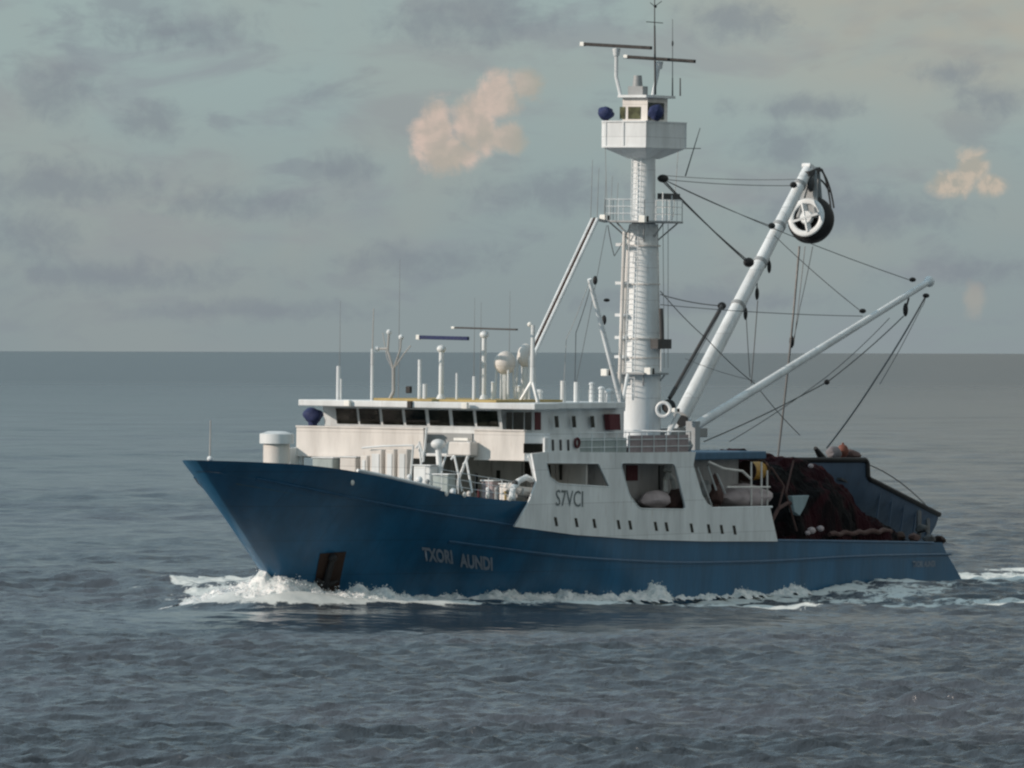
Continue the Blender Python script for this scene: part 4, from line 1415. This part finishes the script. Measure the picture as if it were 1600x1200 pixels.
# pale cloth patch on the heap
q = [at(a, b, y=6.25) for a, b in ((1238, 775), (1265, 774), (1258, 792), (1250, 806), (1242, 800))]
single(MB().prism(q, [p - Vector((0, .3, 0)) for p in q]), 'cloth', 'tarp', 'pale grey pointed cloth caught on the side of the dark net heap', 'cloth', q[0], bevel=.03)
bpy.data.objects['cloth'].data.materials[0] = paint('cloth_blue', (.26, .34, .37), .8)
# floats
fl = [(1268, 829, .2), (1262, 833, .13), (1282, 826, .17), (1277, 716 + 20, .0), (1267, 728, .13)]
labels = ['larger white float at the foot of the net heap', 'small white float leftmost at the foot of the net heap', 'pinkish white float just right of the larger white float', '', 'small pinkish float near the top of the net heap']
for (a, b, r_), lb in zip(fl, labels):
    if r_ <= 0:
        continue
    p = at(a, b, y=6.2)
    single(MB().ball(p, r_, 12, 8, (1.3, 1, .85)), 'net_float', 'tarp', lb, 'float', p, 'floats of the purse net', smooth=True)
# string of corks lying along the bulwark aft
for i in range(9):
    a = 1300 + i * 10
    p = at(a, 832 - i * .6, y=6.05)
p0_, p1_ = at(1296, 835, y=6.0), at(1392, 829, y=6.0)
single(MB().tube([p0_.lerp(p1_, t) + Vector((0, .06 * math.sin(t * 19), .05 * math.sin(t * 30))) for t in [i / 24 for i in range(25)]], .12, 8), 'cork_line', 'brown_gear', 'thick reddish brown cork line laid along the deck edge behind the net', 'rope', p0_, smooth=True)

# skiff, bow up on the net, stern down the ramp
s0 = at(1345, 742, y=0)           # bow side of the visible sheer
sk0, sk1 = at(1357, 748, y=2.8), at(1466, 804, y=2.8)
ang = math.atan2(sk0.z - sk1.z, sk0.x - sk1.x)
Lstep = (sk0 - sk1).length
Ls = Lstep * 1.55
sk1.y = 0
skiff = bpy.data.objects.new('net_skiff', None)
COL.objects.link(skiff)
skiff.matrix_world = HM @ Matrix.Translation(sk1) @ Matrix.Rotation(-ang, 4, 'Y')
skiff['label'] = 'dark blue steel net skiff resting bow up on the stern ramp beside the net heap'
skiff['category'] = 'boat'
print('skiff', ang, Ls)
skrise = lambda t: smooth01((t * Ls - Lstep) / .35) * (.95 - math.tan(ang) * max(0, t * Ls - Lstep))
mb = MB()
nt, ns = 60, 8
hw = 2.7
for side in (1, -1):
    k = len(mb.v)
    for i in range(nt + 1):
        t = i / nt
        w_ = hw * (1 - max(0, (t - .55) / .45) ** 2.4 * .85)
        dp = 2.3 * (1 - .55 * max(0, (t - .6) / .4) ** 2)
        rise = skrise(t)
        for j in range(ns + 1):
            s_ = j / ns
            y = w_ * (s_ * 1.25 if s_ < .8 else 1.0) if s_ < .8 else w_ * (1 + .06 * (s_ - .8) * 5)
            z = -dp + dp * (max(0, (s_ - .45) / .55)) ** .9
            if j == ns:
                z = rise
            elif s_ > .45:
                z = -dp + (dp + rise) * ((s_ - .45) / .55)
            mb.v.append((Ls * t, side * y, z))
    for i in range(nt):
        for j in range(ns):
            a = k + i * (ns + 1) + j
            mb.f.append((a, a + ns + 1, a + ns + 2, a + 1) if side > 0 else (a, a + 1, a + ns + 2, a + ns + 1))
# transom, bow plate
for ii in (0, nt):
    l = [ii * (ns + 1) + j for j in range(ns + 1)]
    k = (nt + 1) * (ns + 1)
    r_ = [k + ii * (ns + 1) + j for j in range(ns + 1)]
    mb.f.append(tuple(l + r_[::-1]))
mb.build('skiff_hull', 'skiff_blue', skiff, smooth=True)
for side in (1, -1):
    pts = []
    for i in range(nt + 1):
        t = i / nt
        w_ = hw * (1 - max(0, (t - .55) / .45) ** 2.4 * .85) * 1.06
        pts.append((Ls * t, side * w_, skrise(t)))
    MB().tube(pts, .13, 8).build('fender', 'black_rubber', skiff, smooth=True)
MB().box((.1, -2.3, -.5), (Ls * .8, 2.3, -.4)).build('skiff_deck', 'dark_grey', skiff)
MB().box((Ls * .45, -.6, -.4), (Ls * .62, .6, .55)).build('engine_box', 'skiff_blue', skiff, bevel=.05)
for i in range(5):
    MB().box((Ls * (.08 + i * .11), 2.72, -1.7), (Ls * (.08 + i * .11) + .07, 2.80, -.15)).build('hull_rib', 'skiff_blue', skiff)
MB().cyl((Ls * .03, 0, -1.6), (-.5, 0, -2.0), .2, .2, 8).cyl((-.45, -.5, -2.0), (-.55, .5, -2.0), .15, .15, 6).build('propeller_shaft', 'dark_grey', skiff)
for i, (px_, py_, y_) in enumerate(((1440, 826, 4.6), (1405, 838, 5.4), (1428, 840, 5.5), (1452, 842, 5.3), (1468, 843, 5.2))):
    p = at(px_, py_, y=y_)
    lump(p, (.35, .3, .22), i * 2.1, .2, 2).build('stern_roller', ['dark_grey', 'rust', 'brown_gear', 'dark_grey', 'rust'][i], ship, smooth=True)
MB().tube([at(1436, 800, y=3.5), at(1436, 840, y=4.5)], .12, 6).tube([at(1450, 812, y=3.5), at(1450, 842, y=4.5)], .1, 6).build('ramp_post', 'dark_grey', ship)
# lumps standing above the heap: a fender, a grey bundle and the orange buoy
p = at(1278, 706, y=.5)
single(MB().cyl(at(1286, 718, y=.5), at(1274, 700, y=.5), .22, .10, 8), 'fender', 'black_rubber', 'black pointed fender sticking up from the top of the net heap', 'fender', p)
p = at(1303, 708, y=.2)
single(lump(p, (.5, .4, .34), 12, .15, 3), 'sack', 'sack_grey', 'grey sack on top of the net heap left of the orange buoy', 'sack', p, smooth=True)
p = at(1317, 705, y=.2)
single(MB().ball(p, .30, 14, 10, (1, 1, 1.15)).cyl(p, p + Vector((0, 0, .42)), .08, .06, 8), 'buoy', 'orange', 'dull orange buoy on top of the net heap beside the grey sack', 'buoy', p, smooth=True)
p = at(1328, 712, y=.2)
single(lump(p, (.5, .5, .3), 22, .2, 2), 'rope_coil', 'brown_gear', 'dark rope coil behind the orange buoy on the skiff bow', 'rope', p, smooth=True)

# ------------------------------------------------------------------ sea
def hb_np(x):
    u = np.clip((XW - x) / 22.0, 0, 1)
    y = (HB - .2) * (1 - (1 - u) ** 1.55)
    s_ = np.clip((-x - 20) / 15, 0, 1)
    y = y * (1 - .10 * s_ * s_ * (3 - 2 * s_))
    return np.where((x > XW) | (x < -33.9), 0.0, y)


def vnoise(x, y, seed, sc):
    """smooth lattice noise in -1..1"""
    rng = np.random.default_rng(seed)
    G = rng.random((256, 256)) * 2 - 1
    X, Y = x * sc, y * sc
    xi, yi = np.floor(X).astype(int), np.floor(Y).astype(int)
    fx, fy = X - xi, Y - yi
    fx = fx * fx * (3 - 2 * fx); fy = fy * fy * (3 - 2 * fy)
    g = lambda a, b: G[a % 256, b % 256]
    return (g(xi, yi) * (1 - fx) + g(xi + 1, yi) * fx) * (1 - fy) + (g(xi, yi + 1) * (1 - fx) + g(xi + 1, yi + 1) * fx) * fy


ARM = [(23.5, 1.5), (19, 6.0), (12, 10.5), (5, 15.0), (-3, 20.5), (-12, 27)]


def sea():
    # polar grid round the place the photograph was taken from, fine where it looks
    rs = [12.0]
    while rs[-1] < 70000:
        r = rs[-1]
        if r < 215:
            dr = 8.0 if r < 190 else 1.2
        else:
            dr = .075 * (r / 230) ** 2 if r < 1800 else .14 * (r / 230) ** 2
        rs.append(r + dr)
    rs = np.array(rs)
    dr = np.gradient(rs)
    azs = [-math.pi]
    while azs[-1] < math.pi:
        a = abs(azs[-1])
        azs.append(azs[-1] + (R(.035) if a < R(4.2) else R(.12) if a < R(9) else R(.5) if a < R(20) else R(5)))
    azs = np.array(azs)
    azs[-1] = math.pi
    da = np.gradient(azs)
    vaz = math.atan2(DV.y, DV.x)
    RR, AA = np.meshgrid(rs, azs, indexing='ij')
    X = CAMP.x + RR * np.cos(AA + vaz)
    Y = CAMP.y + RR * np.sin(AA + vaz)
    SP = np.maximum(dr[:, None], RR * da[None, :])
    print('sea grid', X.shape)
    Z = np.zeros_like(X)
    rng = np.random.default_rng(11)
    wd = R(200)                                     # wind sea runs this way
    DX = np.zeros_like(X); DY = np.zeros_like(X)
    for i in range(130):
        lam = .55 * (14 / .55) ** (rng.random() ** 1.5)
        th = wd + rng.normal() * .6
        k = 2 * math.pi / lam
        amp = .0104 * lam ** .62 * (1.0 if lam < 2.5 else .42)
        ph = rng.random() * 6.283
        att = np.clip((lam / SP - 2.2) / 2.0, 0, 1)
        arg = k * (X * math.cos(th) + Y * math.sin(th)) + ph
        s_ = np.sin(arg) * att
        Z += amp * s_
        c_ = np.cos(arg) * att * amp * .8
        DX += c_ * math.cos(th)
        DY += c_ * math.sin(th)
    for i in range(30):
        lam = 14 * (75 / 14) ** rng.random()
        th = wd + rng.normal() * .45
        k = 2 * math.pi / lam
        att = np.clip((lam / SP - 2.2) / 2.0, 0, 1)
        Z += .0032 * lam ** .62 * np.sin(k * (X * math.cos(th) + Y * math.sin(th)) + rng.random() * 6.283) * att
    gust = 1 + .35 * vnoise(X, Y, 5, 1 / 45.) + .25 * vnoise(X, Y, 6, 1 / 14.)
    Z *= gust
    # the vessel's own waves
    b = hb_np(X)
    dy = np.abs(Y) - b
    inside = (dy < 0) & (X < XW) & (X > -33.9)
    calm = np.exp(-(((X - 27) / 19) ** 2 + ((Y - 15) / 17) ** 2) ** 2)
    Z *= 1 - .88 * calm
    DX *= 1 - .7 * calm
    DY *= 1 - .7 * calm
    Z += .35 * np.exp(-(((X - 20) / 15) ** 2 + ((Y - 3) / 8) ** 2)) - .18 * np.exp(-((np.hypot((X - 22) / 1.2, Y - 4) - 24) / 8) ** 2)
    foam = np.zeros_like(X)
    nz1 = vnoise(X, Y, 1, .55)
    nz2 = vnoise(X, Y, 2, 1.6)
    near = (np.abs(X) < 90) & (np.abs(Y) < 60)
    # churned strip along the side
    strip = np.exp(-np.clip(dy, 0, 99) / (1.0 + .5 * nz1)) * np.clip((24 - X) / 3, 0, 1) * np.clip((X + 44) / 6, 0, 1)
    foam += strip * (.85 + .3 * nz1)
    # bow wave heaping up against the stem, both sides
    dbow = np.sqrt((X - 22.0) ** 2 * .55 + (np.abs(Y) - 1.2) ** 2)
    Z += 0.55 * np.exp(-(dbow / 2.4) ** 2)
    foam += 1.3 * np.exp(-(dbow / 2.3) ** 2)
    # diverging arms
    for sgn in (1, -1):
        best = np.full_like(X, 1e9)
        tt = np.zeros_like(X)
        L0 = 0
        for (ax_, ay_), (bx_, by_) in zip(ARM, ARM[1:]):
            ay_, by_ = ay_ * sgn, by_ * sgn
            vx, vy = bx_ - ax_, by_ - ay_
            L = math.hypot(vx, vy)
            t = np.clip(((X - ax_) * vx + (Y - ay_) * vy) / L ** 2, 0, 1)
            d = np.hypot(X - ax_ - t * vx, Y - ay_ - t * vy)
            tt = np.where(d < best, L0 + t * L, tt)
            best = np.minimum(best, d)
            L0 += L
        wdt = .9 + tt * .05
        Z += .16 * np.exp(-(best / (wdt * 1.3)) ** 2) * np.exp(-tt / 40)
        Z -= .16 * np.exp(-((best - 4.5) / 3.0) ** 2) * np.exp(-tt / 22) * (np.abs(Y) > 0)
        foam += np.exp(-(best / (wdt * 1.3)) ** 2) * ((1.05 if sgn > 0 else .72) * np.exp(-tt / 55)) * (.75 + .55 * nz1)
        # lace between the arm and the side, drifting aft
        inner = (np.abs(Y) < np.interp(X, [-12, -3, 5, 12, 19, 23.5], [27, 20.5, 15, 10.5, 6, 1.5])) & (Y * sgn > 0) & (dy > 0)
        foam += np.where(inner, .36 + .28 * nz1 + .14 * nz2, 0) * np.clip((20 - X) / 10, 0, 1) * np.clip((X + 60) / 30, 0, 1)
    # wake astern
    wk = (X < -34)
    foam += np.where(wk, np.exp(-(np.abs(Y) / (6.5 + (-34 - X) * .10)) ** 4) * np.exp(-(-34 - X) / 90) * (.72 + .45 * nz1 + .25 * nz2), 0)
    Z += np.where(wk, .22 * nz2 * np.exp(-(np.abs(Y) / 9) ** 2) * np.exp(-(-34 - X) / 40), 0)
    Z += .10 * nz2 * strip + .10 * strip
    # sparse whitecaps in open water
    foam += np.where(Z > .52, .0, 0)
    Z = np.where(inside, np.minimum(Z, -.35), Z)
    foam = np.clip(foam, 0, 1.2)
    far = np.clip((RR - 500) / 3000, 0, 1)
    X2_, Y2_ = X + DX * .9, Y + DY * .9
    nr, na = X.shape
    co_ = np.stack([X2_, Y2_, Z], -1).reshape(-1, 3).astype(np.float32)
    idx = np.arange(nr * na).reshape(nr, na)
    q = np.stack([idx[:-1, :-1], idx[1:, :-1], idx[1:, 1:], idx[:-1, 1:]], -1).reshape(-1, 4)
    me = bpy.data.meshes.new('sea')
    me.vertices.add(len(co_))
    me.vertices.foreach_set('co', co_.ravel())
    me.loops.add(q.size)
    me.loops.foreach_set('vertex_index', q.ravel().astype(np.int32))
    me.polygons.add(len(q))
    me.polygons.foreach_set('loop_start', np.arange(0, q.size, 4, dtype=np.int32))
    me.polygons.foreach_set('loop_total', np.full(len(q), 4, dtype=np.int32))
    me.polygons.foreach_set('use_smooth', np.ones(len(q), dtype=bool))
    a = me.attributes.new('foam', 'FLOAT', 'POINT')
    a.data.foreach_set('value', foam.ravel().astype(np.float32))
    a = me.attributes.new('far', 'FLOAT', 'POINT')
    a.data.foreach_set('value', far.ravel().astype(np.float32))
    a = me.attributes.new('calm', 'FLOAT', 'POINT')
    a.data.foreach_set('value', calm.ravel().astype(np.float32))
    me.update()
    me.validate()
    me.materials.append(MATS['sea_water'])
    o = bpy.data.objects.new('sea', me)
    COL.objects.link(o)
    o['kind'] = 'structure'


sea()


# ------------------------------------------------------------------ foam thrown up along the hull
def spray():
    rng = random.Random(9)
    # broken white water: a fine height field, cut away where there is no foam
    st = .085
    xs = np.arange(-37, 31, st)
    ys = np.arange(-13, 13, st)
    X, Y = np.meshgrid(xs, ys, indexing='ij')
    b = hb_np(X) + .48 * np.clip((XW - X) / .4, 0, 1) * (X < XW) * np.clip(1 - (XW - X) / 9, 0, 1)
    b = np.minimum(b, HB)
    dy = np.abs(Y) - b
    sg = np.sign(Y) * 37
    n0 = vnoise(X, Y + sg, 21, .35)
    n1 = vnoise(X, Y + sg, 22, 1.1)
    n2 = vnoise(X, Y, 23, 2.9)
    n3 = vnoise(X, Y, 24, 6.3)
    n4 = vnoise(X * .9, Y, 25, 11.0)
    fx = lambda c, w: np.exp(-((X - c) / w) ** 2)
    side = (np.clip((23 - X) / 1.0, 0, 1)) * np.interp(X, [-36, -28, -16, -8, 6, 14, 23], [.14, .16, .22, .38, .46, .40, .70])
    side = side * (1 + .26 * n0 + .24 * n1) + .45 * fx(-.8, .6) + .22 * fx(-14.5, 1.2) + .15 * fx(10.5, .8)
    wid = np.interp(X, [-36, -10, 6, 20], [.8, .9, 1.3, 1.5]) * (1 + .4 * n0)
    d0 = np.clip(dy, 0, 99) / wid
    H = side * np.exp(-d0 ** 1.8)
    bow = 1.45 * np.exp(-(((X - 21.9) / 1.9) ** 2 + (np.abs(Y) / 1.7) ** 2)) + .62 * np.exp(-(((X - 19.3) / 3.2) ** 2 + ((np.abs(Y) - 3.2) / 2.0) ** 2))
    stb = .34 * np.exp(-(((X - 21.3) / 3.0) ** 2 + ((Y + 4.0) / 2.6) ** 2))
    H = np.maximum(H, bow * (1 + .25 * n1)) + stb * .6
    H = H + np.where(H > .08, 1, 0) * np.minimum(1, H * 2) * (.15 * np.abs(n1) + (.13 * n2 + .09 * n3 + .055 * n4) * (1 - .55 * np.exp(-((X - 22.5) / 3) ** 2)))
    keep = (H > .20 + .10 * n2 + .08 * n3) & (dy > -.25)
    Z = H * 1.15 - .30 + .32 * np.exp(-(((X - 20) / 15) ** 2 + ((Y - 3) / 8) ** 2)) * (X < 40)
    idx = np.arange(X.size).reshape(X.shape)
    kq = keep[:-1, :-1] & keep[1:, :-1] & keep[1:, 1:] & keep[:-1, 1:]
    q = np.stack([idx[:-1, :-1][kq], idx[1:, :-1][kq], idx[1:, 1:][kq], idx[:-1, 1:][kq]], -1)
    used, inv = np.unique(q, return_inverse=True)
    jx = vnoise(X, Y, 31, 5.0) * .06
    V = np.stack([X.ravel()[used] + jx.ravel()[used], Y.ravel()[used], Z.ravel()[used]], -1)
    mb = MB()
    mb.v = [tuple(v) for v in V.tolist()]
    mb.f = [tuple(f) for f in inv.reshape(-1, 4).tolist()]
    # drops and shreds flung off the crest
    iv = [Vector(v) for v in ((1, 0, 0), (-1, 0, 0), (0, 1, 0), (0, -1, 0), (0, 0, 1), (0, 0, -1))]
    iff = [(0, 2, 4), (2, 1, 4), (1, 3, 4), (3, 0, 4), (2, 0, 5), (1, 2, 5), (3, 1, 5), (0, 3, 5)]
    cand = np.argwhere(keep & (H > .42))
    for _ in range(6000):
        i, j = cand[rng.randrange(len(cand))]
        h = float(H[i, j])
        r = rng.uniform(.010, .035)
        c = Vector((xs[i] + rng.gauss(0, .06), ys[j] + rng.gauss(0, .06), float(Z[i, j]) + rng.expovariate(1) * .08 * h))
        q_ = Matrix.Rotation(rng.uniform(0, 6.28), 3, 'Z')
        mb.add([c + q_ @ Vector((v.x * 1.6, v.y, v.z)) * r for v in iv], iff)
    o = mb.build('bow_wave_foam', 'foam', None, smooth=True)
    o['label'] = 'white foam thrown up around the bow and along the blue hull'
    o['category'] = 'foam'
    o['kind'] = 'stuff'


spray()
